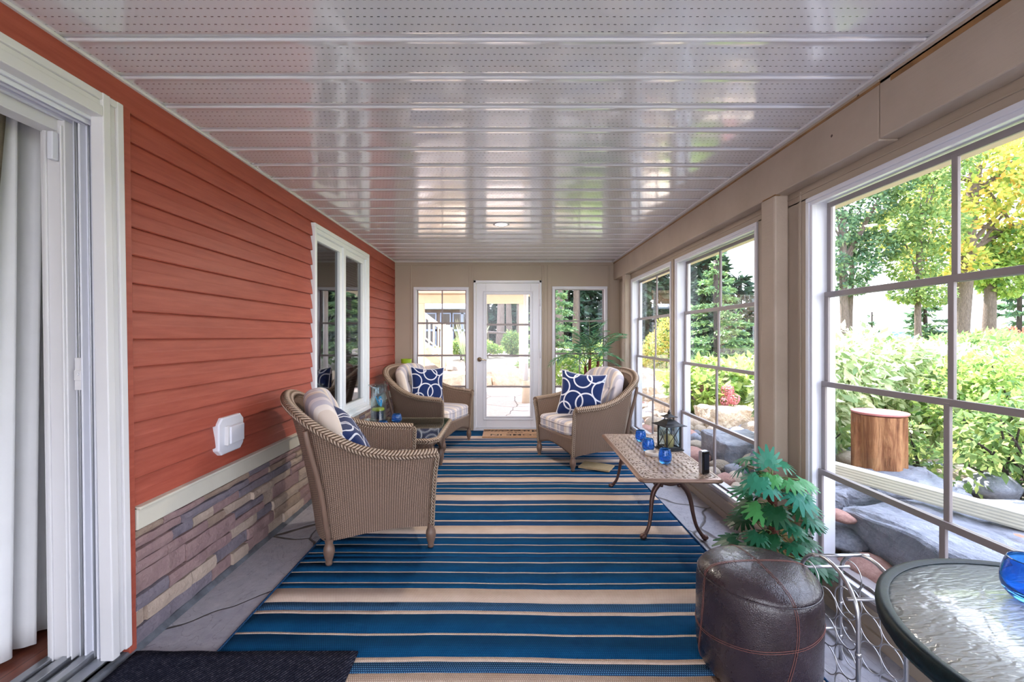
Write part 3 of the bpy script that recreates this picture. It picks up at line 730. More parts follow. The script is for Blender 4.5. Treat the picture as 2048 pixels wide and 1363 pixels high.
for i,(a,b3) in enumerate(wins):
    w=empty('window_%d'%(i+4),(XW,(a+b3)/2,.15),labs[i],'window',kind='structure')
    z0,z1=.152,2.113
    t=MB(); frame_x(t,XW-.012,XW+.135,a,b3,z0,z1,.024); frame_x(t,XW-.004,XW+.02,a+.02,b3-.02,z0+.02,z1-.02,.022)
    t.build('window_frame',M['white'],w,world=True,bevel=.003)
    t=MB(); t.box(XW-.014,XW+.137,a-.001,b3+.001,z0-.002,z0+.027); t.box(XW+.02,XW+.03,a,b3,z0+.02,z0+.04); t.build('sill',M['track'],w,world=True,bevel=.002)
    zs=[z1-.045,1.588,1.110,.640,z0+.035]
    for k in range(4):
        x=[1.731,1.716,1.700,1.683][k]+.004
        t=MB(); frame_x(t,x-.0065,x+.0065,a+.024,b3-.024,zs[k+1]-.014,zs[k]+.016,.028); ym=(a+b3)/2; t.box(x-.007,x+.007,ym-.012,ym+.012,zs[k+1],zs[k])
        s=t.build('sash',M['track'],w,world=True,bevel=.002)
        q=MB(); q.box(x-.001,x+.001,a+.04,b3-.04,zs[k+1],zs[k]); go=q.build('pane',M['glass']); go.parent=s; go.location=tuple(-c_ for c_ in w.location)
        if k in (1,2):
            q=MB(); q.box(x-.018,x-.006,ym-.05,ym+.05,zs[k+1]-.006,zs[k+1]+.004); go=q.build('pull_tab',M['track']); go.parent=s; go.location=tuple(-c_ for c_ in w.location)
# beam and posts
beamm=NT('painted_beam'); beamm.set(.55,spec=.3); co=beamm.coord('Object')
f=beamm.noise(co,3,5,.6); v=beamm.new('ShaderNodeTexVoronoi'); v.inputs['Scale'].default_value=9; beamm.ln(co,v.inputs['Vector'])
spots=beamm.math('LESS_THAN',v.outputs['Distance'],.07)
spn=beamm.math('MULTIPLY',spots,beamm.math('GREATER_THAN',beamm.noise(co,1.7,2,.5),.52))
beamm.col(beamm.mix(spn,beamm.ramp(f,[(.3,srgb(174,158,142)),(.7,srgb(188,172,156))]),srgb(80,64,54)))
dots=beamm.new('ShaderNodeTexVoronoi'); dots.inputs['Scale'].default_value=70; dots.inputs['Randomness'].default_value=.15; beamm.ln(co,dots.inputs['Vector'])
beamm.bump(beamm.math('ADD',beamm.math('MULTIPLY',beamm.math('GREATER_THAN',dots.outputs['Distance'],.22),.4),beamm.noise(beamm.coord('Object',scale=(6,.5,6)),12,4,.6)),.35,.003)
M['beam']=beamm.mat
t=MB(); t.box(XB,XB+.085,1.86,YB+.05,2.185,ZC+.01); t.box(XB-.002,XB+.085,YR,1.856,2.190,ZC+.01)
tag(t.build('trim_4',M['beam'],bevel=.006),'taupe painted timber beam along the top of the garden windows','beam',kind='structure')
t=MB(); t.box(XB-.002,XB+.002,YR,YB,ZC-.034,ZC-.022); t.box(XB-.003,XB+.001,.4,1.8,ZC-.05,ZC-.03); t.box(XB-.004,XB+.03,2.575,2.70,2.183,2.187)
tag(t.build('trim_5',simple('raw_wood_edge',srgb(150,112,72),.8,nscale=8,namt=.35)),'bare brown wood edge showing along the beam top','trim',kind='structure')
plabs={0:'taupe timber post between the two nearer garden windows',1:'taupe timber post in the far corner beside the palm',2:'taupe timber post nearest the camera end of the porch',3:'taupe post at the open porch end'}
for i,(a,b4) in enumerate(((2.584,2.726),(5.85,5.99),(.85,.99),(-.72,-.58))):
    t=MB(); t.box(XB+.0,XW+.0,a,b4,0,2.19); tag(t.build('trim_%d'%(6+i),M['beam'],bevel=.012),plabs[i],'post',kind='structure')

# ---- recessed light
dl=empty('recessed_light',(-.05,4.30,ZC),'lit round recessed ceiling light with white trim ring','ceiling light')
t=MB(); t.lathe([(.075,.0),(.078,-.006),(.066,-.010),(.055,-.004),(.055,.0)],n=32); t.build('trim_ring',M['white'],dl)
t=MB(); t.lathe([(.056,-.0055),(.03,-.0065),(.0005,-.007)],n=32); t.build('lens',M['lamp_on'],dl)

# ================================================================== FURNITURE
# ---- rug
stripes=[(6.423,'b'),(6.07,'c'),(5.892,'n'),(5.83,'c'),(5.789,'b'),(5.642,'c'),(5.618,'b'),(5.483,'c'),(5.456,'n'),(5.411,'c'),(5.257,'n'),(5.224,'c'),(5.203,'b'),(5.099,'c'),(5.084,'b'),(4.977,'c'),(4.958,'n'),(4.914,'c'),(4.787,'n'),(4.705,'c'),(4.682,'b'),(4.532,'c'),(4.516,'b'),(4.373,'c'),(4.35,'n'),(4.283,'c'),(4.141,'n'),(4.09,'c'),(4.075,'b'),(3.98,'c'),(3.965,'b'),(3.873,'c'),(3.859,'n'),(3.813,'c'),(3.683,'n'),(3.605,'c'),(3.58,'b'),(3.444,'c'),(3.432,'b'),(3.291,'c'),(3.268,'n'),(3.195,'c'),(3.064,'n'),(3.014,'c'),(3.003,'b'),(2.908,'c'),(2.899,'b'),(2.803,'c'),(2.793,'b'),(2.746,'k'),(2.742,'b'),(2.687,'c'),(2.675,'b'),(2.576,'c'),(2.566,'b'),(2.464,'c'),(2.454,'b'),(2.404,'c'),(2.276,'d'),(2.207,'c'),(2.18,'b'),(2.042,'c'),(2.028,'b'),(1.888,'c'),(1.859,'d'),(1.796,'c'),(1.70,'d'),(1.64,'c'),(1.61,'b'),(1.45,'c'),(1.43,'b'),(1.30,'c'),(1.12,'n'),(1.06,'e')]
mi={'b':0,'n':1,'c':2,'d':3,'k':4}
t=MB(); NX=50
def rugp(x,y):
    dy=.012*noise.noise(Vector((x*1.6,y*.9,0)))+.006*noise.noise(Vector((x*5,y*1.5,4)))
    dy+= -.022*max(0,min(1,(x+.35)/.55))*max(0,min(1,(3.6-y)/.8)) + .008*max(0,min(1,(x+.35)/.55))
    z=.008+.0045*noise.noise(Vector((x*1.1,y*3.0,7)))
    return (x,y+dy,max(.004,z))
for (ya_,k),(yb_,_) in zip(stripes,stripes[1:]):
    sub=max(1,int((ya_-yb_)/.08)+0); xs=[-1.245+(1.268+1.245)*i/NX for i in range(NX+1)]
    for q in range(sub):
        a_=ya_+(yb_-ya_)*q/sub; b_=ya_+(yb_-ya_)*(q+1)/sub
        vs=[rugp(x+(.012*(y-3.5)/3 if x>0 else 0),y) for y in (a_,b_) for x in xs]; n=NX+1
        t.add(vs,[(i,n+i,n+i+1,i+1) for i in range(NX)],mi[k],True)
rug=t.build('striped_rug',[M['r_blue'],M['r_navy'],M['r_cream'],M['r_dot'],M['r_dark']])
for p in rug.data.polygons: pass
rug.modifiers.new('S','SOLIDIFY').thickness=.004
tag(rug,'long blue, navy and cream striped flat-weave rug on the flagstone floor','rug')
e=MB(); yy=[1.06+.08*i for i in range(68)]; yy=[y for y in yy if y<6.42]
e.tube([rugp(-1.246,y)[:2]+(.007,) for y in yy],.0065,6,0,sq=.8); e.tube([rugp(1.269+.012*(y-3.5)/3,y)[:2]+(.007,) for y in yy],.0065,6,0,sq=.8)
eo=e.build('rug_binding',M['r_navy']); eo.parent=rug
# ---- charcoal mat
mt=MB(); mt.grid(lambda u,v:(-1.575+.95*u-.01*v, 1.29+.615*v+.006*noise.noise(Vector((u*9,v,0))), .021+.003*noise.noise(Vector((u*4,v*4,0)))),30,16)
o=mt.build('entry_mat',M['mat'],solid=.009); tag(o,'dark charcoal ribbed mat lying over the rug corner by the sliding door','mat')
# ---- coir door mat with upside-down greeting
cm=empty('coir_doormat',(.10,6.17,.012),'tan coir doormat with dark greeting lettering at the porch door','doormat')
t=MB(); t.box(-.425,.425,-.235,.235,0,.018); t.build('mat_body',M['coirmat'],cm,bevel=.004)
def text(body,size,loc,mat,parent,name,shear=0,sx=1,off=0):
    cu=bpy.data.curves.new(name,'FONT'); cu.body=body; cu.size=size; cu.align_x='CENTER'; cu.align_y='CENTER'; cu.shear=shear; cu.extrude=.0006; cu.offset=off
    o=bpy.data.objects.new(name,cu); COL.objects.link(o); o.parent=parent; o.location=loc; o.rotation_euler=(0,0,PI); o.scale=(sx,1,1); cu.materials.append(mat); bpy.context.view_layer.update(); me=bpy.data.meshes.new_from_object(o); q=bpy.data.objects.new(name,me); COL.objects.link(q); q.parent=parent; q.location=loc; q.rotation_euler=(0,0,PI); q.scale=(sx,1,1); bpy.data.objects.remove(o); q.name=name; return q
text('COME IN',.125,(.02,-.125,.0185),M['ink'],cm,'lettering',0,1.35,.001)
text("WE'RE",.06,(.02,0.005,.0185),M['ink'],cm,'lettering',0,1.3)
text('Awesome',.17,(0,.125,.0185),M['ink'],cm,'lettering',.5,1.15,.002)

# ---- wicker armchair
rimP=[(.318,-.425,.622),(.20,-.452,.630),(.03,-.465,.645),(-.15,-.465,.695),(-.31,-.452,.785),(-.445,-.40,.88),(-.53,-.25,.945),(-.555,0,.965)]
botP=[(.30,-.355,.135),(.18,-.375,.155),(.03,-.382,.165),(-.12,-.382,.16),(-.25,-.372,.145),(-.335,-.33,.135),(-.38,-.19,.15),(-.39,0,.155)]
mir=lambda P:P+[(x,-y,z) for x,y,z in reversed(P[:-1])]
rimF=catmull(mir(rimP),10); botF=catmull(mir(botP),10); NU=len(rimF)-1
arc=[0]
for i in range(NU): arc.append(arc[-1]+((rimF[i+1]-rimF[i]).length+(botF[i+1]-botF[i]).length)/2)
def shell(u,v,off=0):
    i=min(NU,int(round(u*NU))); a=botF[i]; b=rimF[i]; p=a.lerp(b,v)
    i0,i1=max(0,i-1),min(NU,i+1); tg=(rimF[i1]-rimF[i0]); tg.z=0; tg.normalize(); nrm=Vector((tg.y,-tg.x,0))   # outward
    if nrm.dot(Vector((p.x-.1,p.y,0)))<0: nrm=-nrm
    bulge=-.018*math.sin(PI*v)
    return p+nrm*(bulge-off)
def superpt(u,v,a,b,c,e1,e2):
    th=-PI+2*PI*u; ph=-PI/2+PI*v
    f=lambda w,m: math.copysign(abs(w)**m,w)
    return (a*f(math.cos(ph),e1)*f(math.cos(th),e2), b*f(math.cos(ph),e1)*f(math.sin(th),e2), c*f(math.sin(ph),e1))
def make_chair(label,loc,rz):
    root=empty('wicker_armchair',loc,label,'armchair',rz,'brown wicker armchairs on the striped rug')
    t=MB(); hh=lambda i:(rimF[i]-botF[i]).length
    t.grid(lambda u,v:shell(u,v,0),NU,16,0,uvfn=lambda u,v:(arc[min(NU,int(round(u*NU)))],v*.62),flip=True)
    vin=.32
    t.grid(lambda u,v:shell(u,vin+(1-vin)*v,.03),NU,10,0,uvfn=lambda u,v:(arc[min(NU,int(round(u*NU)))],v*.45))
    t.build('wicker_shell',M['wicker'],root)
    t=MB()
    path=resample(rimF,520)
    t.tube(path,.041,16,0,mod=lambda L,a:1+.06*math.sin(2*PI*L/.021+3*abs(((a/PI)%2)-1)*2),sq=.72)
    t.build('braided_rim',M['braid'],root)
    t=MB()
    for s in (-1,1):
        t=MB(); P=resample(catmull([(.318,s*.425,.622),(.330,s*.42,.59),(.322,s*.40,.50),(.315,s*.375,.33),(.310,s*.36,.14)],8),150)
        t.tube(P,.017,10,0,mod=lambda L,a:1+.07*math.sin(2*PI*L/.016+a*2))
        t.build('arm_front_braid',M['braid'],root)
    t=MB()      # front apron and seat deck edge
    def ap(u,v):
        y=-.355+.71*u; arch=.15+.075*math.sin(PI*u)**1.2; z=.335+(arch-.335)*v
        return (.305+.035*math.sin(PI*u)-.01*v,y,z)
    t.grid(ap,30,10,0,uvfn=lambda u,v:(u*.71,v*.2)); t.build('front_apron',M['wicker'],root,solid=.012)
    t=MB(); t.tube([ap(u/30,0) for u in range(31)],.012,8); t.tube([(a[0],a[1],a[2]) for a in [ap(u/30,1) for u in range(31)]],.009,8); t.build('apron_rail',M['wick_solid'],root)
    t=MB(); t.prism([(.31,-.34),(.34,0),(.31,.34),(.0,.37),(-.29,.33),(-.38,0),(-.29,-.33),(0,-.37)],.31,.335); t.build('seat_deck',M['wicker'],root)
    prof=[(.0,0),(.017,.0),(.021,.012),(.018,.022),(.026,.045),(.033,.078),(.03,.105),(.021,.125),(.024,.14),(.024,.155)]
    for s in (-1,1):
        t=MB(); t.lathe(prof,(.305,s*.352,0),16); t.build('leg',M['wick_solid'],root)
        t=MB(); t.lathe(prof,(-.305,s*.36,0),16)
        t.tube(catmull([(-.305,s*.362,.14),(-.315,s*.385,.2),(-.35,s*.415,.45),(-.415,s*.445,.74),(-.43,s*.447,.82)],6),.0155,10)
        t.build('leg',M['wick_solid'],root)
    # seat cushion
    t=MB(); 
    def sc(u,v):
        x,y,z=superpt(u,v,.315,.335,.075,.28,.3)
        z+=.012*math.cos(x*4)*math.cos(y*3.5) if z>0 else 0
        return (x+.03,y*(1-.06*(x<0)),z+.405)
    t.grid(sc,64,28,0,closeu=True,uvfn=lambda u,v:(superpt(u,v,.315,.335,.075,.28,.3)[1],v))
    cu=t.build('seat_cushion',M['stripe'],root); cu['label']='striped grey and cream seat cushion'
    for zz,rr in ((.372,1.0),(.442,1.0)):
        t=MB(); P=[]
        for k in range(72):
            x,y,z=superpt(k/72,.5,.315,.335,.075,.28,.3); P.append((x+.03,y*(1-.06*(x<0)),zz))
        t.tube(P,.004,6,closed=True)
        w_=t.build('piping',M['stripe']); w_.parent=cu
    # back cushion
    t=MB(); tilt=R(17)
    butt=[(-.15,.05),(.15,.05)]
    def bc(u,v):
        th=-PI+2*PI*u; 
        f=lambda w,m: math.copysign(abs(w)**m,w)
        rr=.5-.5*math.cos(PI*v)       # front centre 0 to back centre 1
        q=math.sin(PI*v)**.32; cy=f(math.cos(th),.62); cz=f(math.sin(th),.62)
        y=.315*q*cy; z=.265*q*cz; 
        z+= .03*q*(1-abs(cy)) if cz>0 else 0
        x=.082*math.cos(PI*v); x=math.copysign(abs(x)**.75*.082**.25,x)
        if x>0:
            for (by,bz) in butt: x-=.038*math.exp(-((y-by)**2+(z-bz)**2)/.0035)
            x-=.012*math.exp(-(y/.045)**2)*(abs(z)<.3)
        x+=.55*y*y+.01*noise.noise(Vector((y*9,z*9,0)))
        X=x*math.cos(tilt)-z*math.sin(tilt); Z=x*math.sin(tilt)+z*math.cos(tilt)
        return (X-.325,y*1.06,Z+.725)
    def bcu(u,v):
        p=bc(u,v); return (p[1]+.02,v)
    t.grid(bc,72,40,0,closeu=True,uvfn=bcu)
    cu=t.build('back_cushion',M['stripe'],root); cu['label']='striped tufted back cushion'
    for by,bz in butt:
        t=MB()
        x=.05; X=x*math.cos(tilt)-bz*math.sin(tilt); Z=x*math.sin(tilt)+bz*math.cos(tilt)
        t.lathe([(.001,.010),(.012,.006),(.016,0),(.001,-.004)],(X-.322+.55*by*by,by*1.06,Z+.725),10)
        bt=t.build('button',M['stripe']); bt.parent=cu
    return root
ch=make_chair('brown wicker armchair seen side-on in front of the red siding, nearest the outlet box',(-.899,3.087,.012),R(21.2))
c2=copy_tree(ch); c2.location=(-.90,5.60,.012); c2.rotation_euler=(0,0,R(-19.9)); c2['label']='brown wicker armchair in the corner between casement window and white door'
c3=copy_tree(ch); c3.location=(.80,4.92,.012); c3.rotation_euler=(0,0,R(204.3)); c3['label']='brown wicker armchair in front of the potted palm by the garden windows'

def pillow(loc,nrm,roll,size,label,seed):
    root=empty('throw_pillow',loc,label,'pillow',group='navy pillows with white rope rings')
    n=Vector(nrm).normalized(); up=(Vector((0,0,1))-n*n.z).normalized(); sd=up.cross(n)
    rq=Matrix.Rotation(roll,3,n); up=rq@up; sd=rq@sd
    def pt(a,b,side):
        # a,b in -1..1 ; concave sides and pointed corners
        ea=1-.10*(1-b*b)*abs(a)**2 ; eb=1-.10*(1-a*a)*abs(b)**2
        x=a*ea*size/2*(1+.03*abs(a*b)); y=b*eb*size/2*(1+.03*abs(a*b))
        th=.078*size/.45*((1-a**4)*(1-b**4))**.55+.0015
        w=.006*noise.noise(Vector((a*2.3+seed,b*2.3,0)))*(1-a*a)*(1-b*b)
        return sd*x+up*y+n*(side*th+w)
    t=MB(); N=22
    t.grid(lambda u,v:pt(2*u-1,2*v-1,1),N,N,0,uvfn=lambda u,v:(u,v))
    t.grid(lambda u,v:pt(2*u-1,2*v-1,-1),N,N,0,uvfn=lambda u,v:(1-u,v),flip=True)
    t.build('pillow_cover',M['rope'],root)
    P=[];E_=16
    for k in range(E_): P.append(pt(-1+2*k/E_,-1,0))
    for k in range(E_): P.append(pt(1,-1+2*k/E_,0))
    for k in range(E_): P.append(pt(1-2*k/E_,1,0))
    for k in range(E_): P.append(pt(-1,1-2*k/E_,0))
    t=MB(); t.tube(P,.0045,6,closed=True); t.build('piping',M['white_cord'],root)
    return root
pillow((-1.03,2.985,.655),(.80,.28,.50),.3,.43,'navy rope-print pillow mostly hidden inside the side-on armchair near the outlet box',1)
pillow((-.985,5.55,.755),(.56,-.80,.12),-.06,.44,'navy rope-print pillow on the corner armchair beside the casement window',5)
pillow((.795,4.74,.745),(-.30,-.93,.22),-.10,.47,'navy rope-print pillow standing on the armchair before the potted palm',9)

# ---- wicker side table with glass top
st=empty('wicker_side_table',(-1.05,4.31,.012),'square wicker table with clipped corners and inset glass top, between two armchairs','side table')
def octo(a,b,c): return [(-a,-b+c),(-a+c,-b),(a-c,-b),(a,-b+c),(a,b-c),(a-c,b),(-a+c,b),(-a,b-c)]
A,B,Cc=.45,.50,.07
t=MB(); P=octo(A,B,Cc); PP=[]
for i in range(8):
    p,q=Vector(P[i]),Vector(P[(i+1)%8]); m=max(2,int((q-p).length/.02))
    PP+= [(*p.lerp(q,k/m),.455) for k in range(m)]
t.tube(PP,.024,12,closed=True,mod=lambda L,a:1+.06*math.sin(2*PI*L/.016+2*a)); t.build('braided_edge',M['braid'],st)
t=MB(); t.prism(octo(A-.01,B-.01,Cc),.44,.462); t.build('table_top',M['wicker'],st)
t=MB(); t.prism(octo(A-.004,B-.004,Cc),.474,.480); t.build('glass_top',M['glass_tabletop'],st,bevel=.002)['label']='greenish glass top'
t=MB()
def apron(p,q,n_=24):
    p=Vector(p);q=Vector(q)
    def fn(u,v):
        c=p.lerp(q,u); arch=.16+.16*math.sin(PI*u)**.6; z=.445+(arch-.445)*v; k=1-.18*v-.04*math.sin(PI*v)
        return (c.x*k,c.y*k,z)
    t.grid(fn,n_,10,0,uvfn=lambda u,v:(u*(q-p).length,v*.25))
a_,b_=A-.02,B-.02
for p,q in (((-a_,-b_),(a_,-b_)),((a_,-b_),(a_,b_)),((a_,b_),(-a_,b_)),((-a_,b_),(-a_,-b_))): apron(p,q)
t.build('apron',M['wicker'],st,solid=.01)
for sx in (-1,1):
    for sy in (-1,1):
        t=MB(); k=.82; t.tube([(sx*a_*k,sy*b_*k,.16),(sx*a_*.95,sy*b_*.95,.43)],[.02,.016],10); t.lathe([(0,0),(.019,0),(.023,.012),(.02,.022),(.029,.05),(.037,.09),(.034,.125),(.026,.15),(.028,.17)],(sx*a_*k,sy*b_*k,0),16)
        t.build('leg',M['wick_solid'],st)
ZT=.012+.4805
def votive(loc,r,h,label,grp='cobalt blue glass candle holders'):
    root=empty('candle_holder',loc,label,'candle holder',group=grp)
    o_=[(.0,0),(.55*r,0),(.78*r,.06*h),(.97*r,.25*h),(1.0*r,.45*h),(.95*r,.7*h),(.78*r,1.0*h)]
    i_=[(.74*r,.99*h),(.89*r,.7*h),(.93*r,.45*h),(.88*r,.28*h),(.6*r,.16*h),(0.0,.14*h)]
    t=MB(); t.lathe(o_+i_,n=32); t.build('glass_bowl',M['blueglass'],root,sub=1)
    return root
votive((-1.12,4.54,ZT),.052,.085,'cobalt blue glass candle holder on the glass-topped wicker table, beside the tall vase')
votive((-1.165,4.20,ZT),.048,.080,'cobalt blue glass candle holder half hidden behind the side-on armchair rim')
# hurricane vase with beach decorations
vs_=empty('glass_vase',(-1.325,4.60,ZT),'tall clear glass cylinder vase with flared rim on the wicker table','vase')
t=MB(); r=.076; t.lathe([(0,0),(r*1.05,0),(r*1.05,.008),(r,.02),(r,.33),(r*1.06,.355),(.100,.372),(.102,.376),(.097,.376),(r-.002,.355),(r-.004,.33),(r-.004,.03),(0,.025)],n=36); t.build('glass_body',M['glass_clear'],vs_)
cs=empty('votive_candle',(-1.325,4.60,ZT+.075),'dark round candle wrapped in a yellow-green band inside the tall vase','candle')
t=MB(); t.lathe([(0,-.048),(.045,-.048),(.048,0),(.046,.03),(0,.03)],n=24); t.build('candle_body',M['navy_paint'],cs)
t=MB(); t.lathe([(0,.031),(.05,.031),(.062,.036),(.064,.05),(.055,.058),(0,.058)],n=24); t.build('band',M['yellow'],cs)
def flip(loc,rx,rz,label,seed):
    root=empty('toy_sandal',loc,label,'ornament',group='toy sandals in the vase'); g=random.Random(seed)
    mtx=Matrix.Rotation(rz,3,'Z')@Matrix.Rotation(rx,3,'Y')
    def tr(p): return mtx@Vector(p)
    t=MB(); n=24; pts=[]
    for k in range(n):
        a=2*PI*k/n; y=.018*math.sin(a)*(1+.25*math.cos(a)); pts.append((.055*math.cos(a),y))
    vs=[tr((x,y,0)) for x,y in pts]+[tr((x,y,.012)) for x,y in pts]
    t.add(vs,[tuple(reversed(range(n))),tuple(range(n,2*n))]+[(i,(i+1)%n,n+(i+1)%n,n+i) for i in range(n)]); t.build('sole',M['aqua'],root,bevel=.002)
    t=MB()
    for s in (-1,1): t.tube([tr(p) for p in catmull([(.03,0,.013),(.01,s*.014,.026),(-.012,s*.017,.013)],6)],.004,6)
    t.build('strap',M['aqua_pale'],root)
flip((-1.335,4.585,ZT+.205),1.2,.5,'blue toy sandal with pale flowered strap standing inside the tall vase',1)
flip((-1.305,4.60,ZT+.20),-1.35,2.2,'blue toy sandal leaning the other way inside the tall vase',2)

# ---- cast metal coffee table
ct=empty('coffee_table',(1.137,3.50,.004),'long bronze cast-metal coffee table with woven lattice top and curved legs','coffee table',R(-1.5))
W2,L2=.27,.675
t=MB(); h0,h1=.432,.452; pw=.013
nx=int(2*(W2-.026)/.0052); ny=int(2*(L2-.026)/.0052); cx=2*(W2-.026)/nx; cy=2*(L2-.026)/ny
solid=np.ones((nx,ny),bool)
for i in range(nx):
    for j in range(ny):
        x=-(W2-.026)+(i+.5)*cx; y=-(L2-.026)+(j+.5)*cy
        bx=(W2-.026)-abs(x); by=(L2-.026)-abs(y); b=min(bx,by)
        if b<.008 or .088<b<.1: continue
        if b<.088:
            if by<.088 and bx<.088: s_=math.sin(x*150)*math.sin(y*150)+.5*math.sin((x+y)*95)
            else:
                q=y if bx<by else x; r_=b
                s_=math.sin(q*110+2*math.sin(r_*90))*math.sin(r_*140+1.5*math.sin(q*55))+.25*math.sin(q*260)
            if s_>.28: solid[i,j]=False
        else:
            S=.0416; u=x/S+.5; v=y/S; fu=u-math.floor(u)-.5; fv=v-math.floor(v)-.5
            if (math.floor(u)+math.floor(v))%2==0:
                if abs(fv)<.2 and abs(fu)<.43: solid[i,j]=False
            else:
                if abs(fu)<.2 and abs(fv)<.43: solid[i,j]=False
vid={}
def V(i,j,k):
    key=(i,j,k)
    if key not in vid:
        vid[key]=len(t.v); t.v.append((-(W2-.026)+i*cx,-(L2-.026)+j*cy,h1-.002 if k else h0+.008))
    return vid[key]
def Q(*a):
    t.f.append(list(a)); t.m.append(0); t.sm.append(False); t.uv.append(None)
for i in range(nx):
    for j in range(ny):
        if not solid[i,j]: continue
        Q(V(i,j,1),V(i+1,j,1),V(i+1,j+1,1),V(i,j+1,1)); Q(V(i,j,0),V(i,j+1,0),V(i+1,j+1,0),V(i+1,j,0))
        if i==0 or not solid[i-1,j]: Q(V(i,j,0),V(i,j,1),V(i,j+1,1),V(i,j+1,0))
        if i==nx-1 or not solid[i+1,j]: Q(V(i+1,j,0),V(i+1,j+1,0),V(i+1,j+1,1),V(i+1,j,1))
        if j==0 or not solid[i,j-1]: Q(V(i,j,0),V(i+1,j,0),V(i+1,j,1),V(i,j,1))
        if j==ny-1 or not solid[i,j+1]: Q(V(i,j+1,0),V(i,j+1,1),V(i+1,j+1,1),V(i+1,j+1,0))
o=t.build('lattice_top',M['bronze_top'],ct); o['label']='pierced basket-weave top panel'
t=MB()
def rr_(a,b,c,n=5):
    out=[]
    for sx,sy,a0 in ((1,1,0),(-1,1,90),(-1,-1,180),(1,-1,270)):
        for k in range(n+1):
            an=R(a0+90*k/n); out.append((sx*(a-c)+c*math.cos(an),sy*(b-c)+c*math.sin(an)))
    return out
rings=[(W2-.028,L2-.028,.03,h0),(W2-.004,L2-.004,.04,h0-.004),(W2,L2,.042,h0+.002),(W2,L2,.042,h0+.008),(W2-.006,L2-.006,.04,h0+.011),(W2-.006,L2-.006,.04,h0+.015),(W2-.014,L2-.014,.036,h0+.018),(W2-.026,L2-.026,.03,h1),(W2-.028,L2-.028,.03,h1),(W2-.028,L2-.028,.03,h0)]
rp=[rr_(a,b,c) for a,b,c,_ in rings]; n=len(rp[0]); vs=[]
for k,rgk in enumerate(rp): vs+=[(x,y,rings[k][3]) for x,y in rgk]
t.add(vs,[(k*n+i,k*n+(i+1)%n,(k+1)*n+(i+1)%n,(k+1)*n+i) for k in range(len(rings)-1) for i in range(n)],0,True)
t.build('moulded_edge',simple('bronze_edge',srgb(150,122,106),.35,metal=.5,nscale=10,namt=.15),ct)
for sx in (-1,1):
    for sy in (-1,1):
        t=MB(); prf=[(.050,.43,.43),(.052,.40,.435),(.075,.355,.44),(.112,.305,.45),(.132,.24,.46),(.142,.16,.475),(.158,.085,.49),(.185,.035,.505),(.205,.016,.515)]
        P=catmull([(sx*x,sy*y_,z) for x,z,y_ in prf],5); rr2=[.017,.018,.02,.018,.015,.013,.012,.013,.016]
        Rr=[rr2[min(8,int(i/5))]+(rr2[min(8,int(i/5)+1)]-rr2[min(8,int(i/5))])*((i%5)/5) for i in range(len(P))]
        t.tube(P,Rr,10); t.lathe([(0,0),(.012,0),(.013,.006),(.021,.010),(.024,.02),(.016,.032),(0,.036)],(sx*.205,sy*.515,0),14); t.build('leg',M['bronze'],ct)
t=MB()
for sy in (-1,1):
    t.tube(catmull([(-.07,sy*.44,.36),(-.04,sy*.44,.352),(0,sy*.44,.345),(.04,sy*.44,.352),(.07,sy*.44,.36)],4),.012,8)
    t.box(-.06,.06,sy*.44-.012,sy*.44+.012,.36,.435)
    t.lathe([(0,-.02),(.012,-.016),(.014,0),(0,.012)],(-.06,sy*.44,.345),10); t.lathe([(0,-.02),(.012,-.016),(.014,0),(0,.012)],(.06,sy*.44,.345),10)
t.tube([(0,-.44,.352),(0,.44,.352)],.011,8)
t.build('stretcher',M['bronze'],ct)
ZC2=.004+.4505
votive((1.167,3.87,ZC2),.047,.098,'cobalt blue glass candle holder farthest along the coffee table of the three')
votive((1.124,3.53,ZC2),.049,.104,'cobalt blue glass candle holder in the middle of the coffee table row')
votive((1.138,3.195,ZC2),.047,.108,'cobalt blue glass candle holder in front of the small round dish')
t=MB(); t.lathe([(0,0),(.055,0),(.058,.004),(.060,.024),(.055,.026),(.052,.008),(0,.006)],(0,0,0),36)
o=t.build('round_dish',M['ceram']); o.location=(1.125,3.42,ZC2); tag(o,'small pale round dish behind the blue glass on the coffee table','dish')
# lantern
ln=empty('candle_lantern',(1.315,3.60,ZC2),'black metal pagoda candle lantern standing on the coffee table','lantern',R(14))
t=MB()
def sqf(a,z0,z1): t.box(-a,a,-a,a,z0,z1)
sqf(.082,0,.010); sqf(.072,.010,.020); t.build('base',M['black'],ln,bevel=.002)
t=MB(); a=.060
for sx in (-1,1):
    for sy in (-1,1): t.box(sx*a-.005,sx*a+.005,sy*a-.005,sy*a+.005,.02,.195)
for s in (-1,1):
    t.box(-a,a,s*a-.004,s*a+.004,.188,.197); t.box(s*a-.004,s*a+.004,-a,a,.188,.197); t.box(-a,a,s*a-.004,s*a+.004,.02,.028); t.box(s*a-.004,s*a+.004,-a,a,.02,.028)
t.build('cage',M['black'],ln)
t=MB()
for s in (-1,1):
    for q in (-1,1):
        t.tube([(-a,s*a,.028 if q>0 else .19),(a,s*a,.19 if q>0 else .028)],.0022,6); t.tube([(s*a,-a,.028 if q>0 else .19),(s*a,a,.19 if q>0 else .028)],.0022,6)
t.build('cross_bars',M['black'],ln)
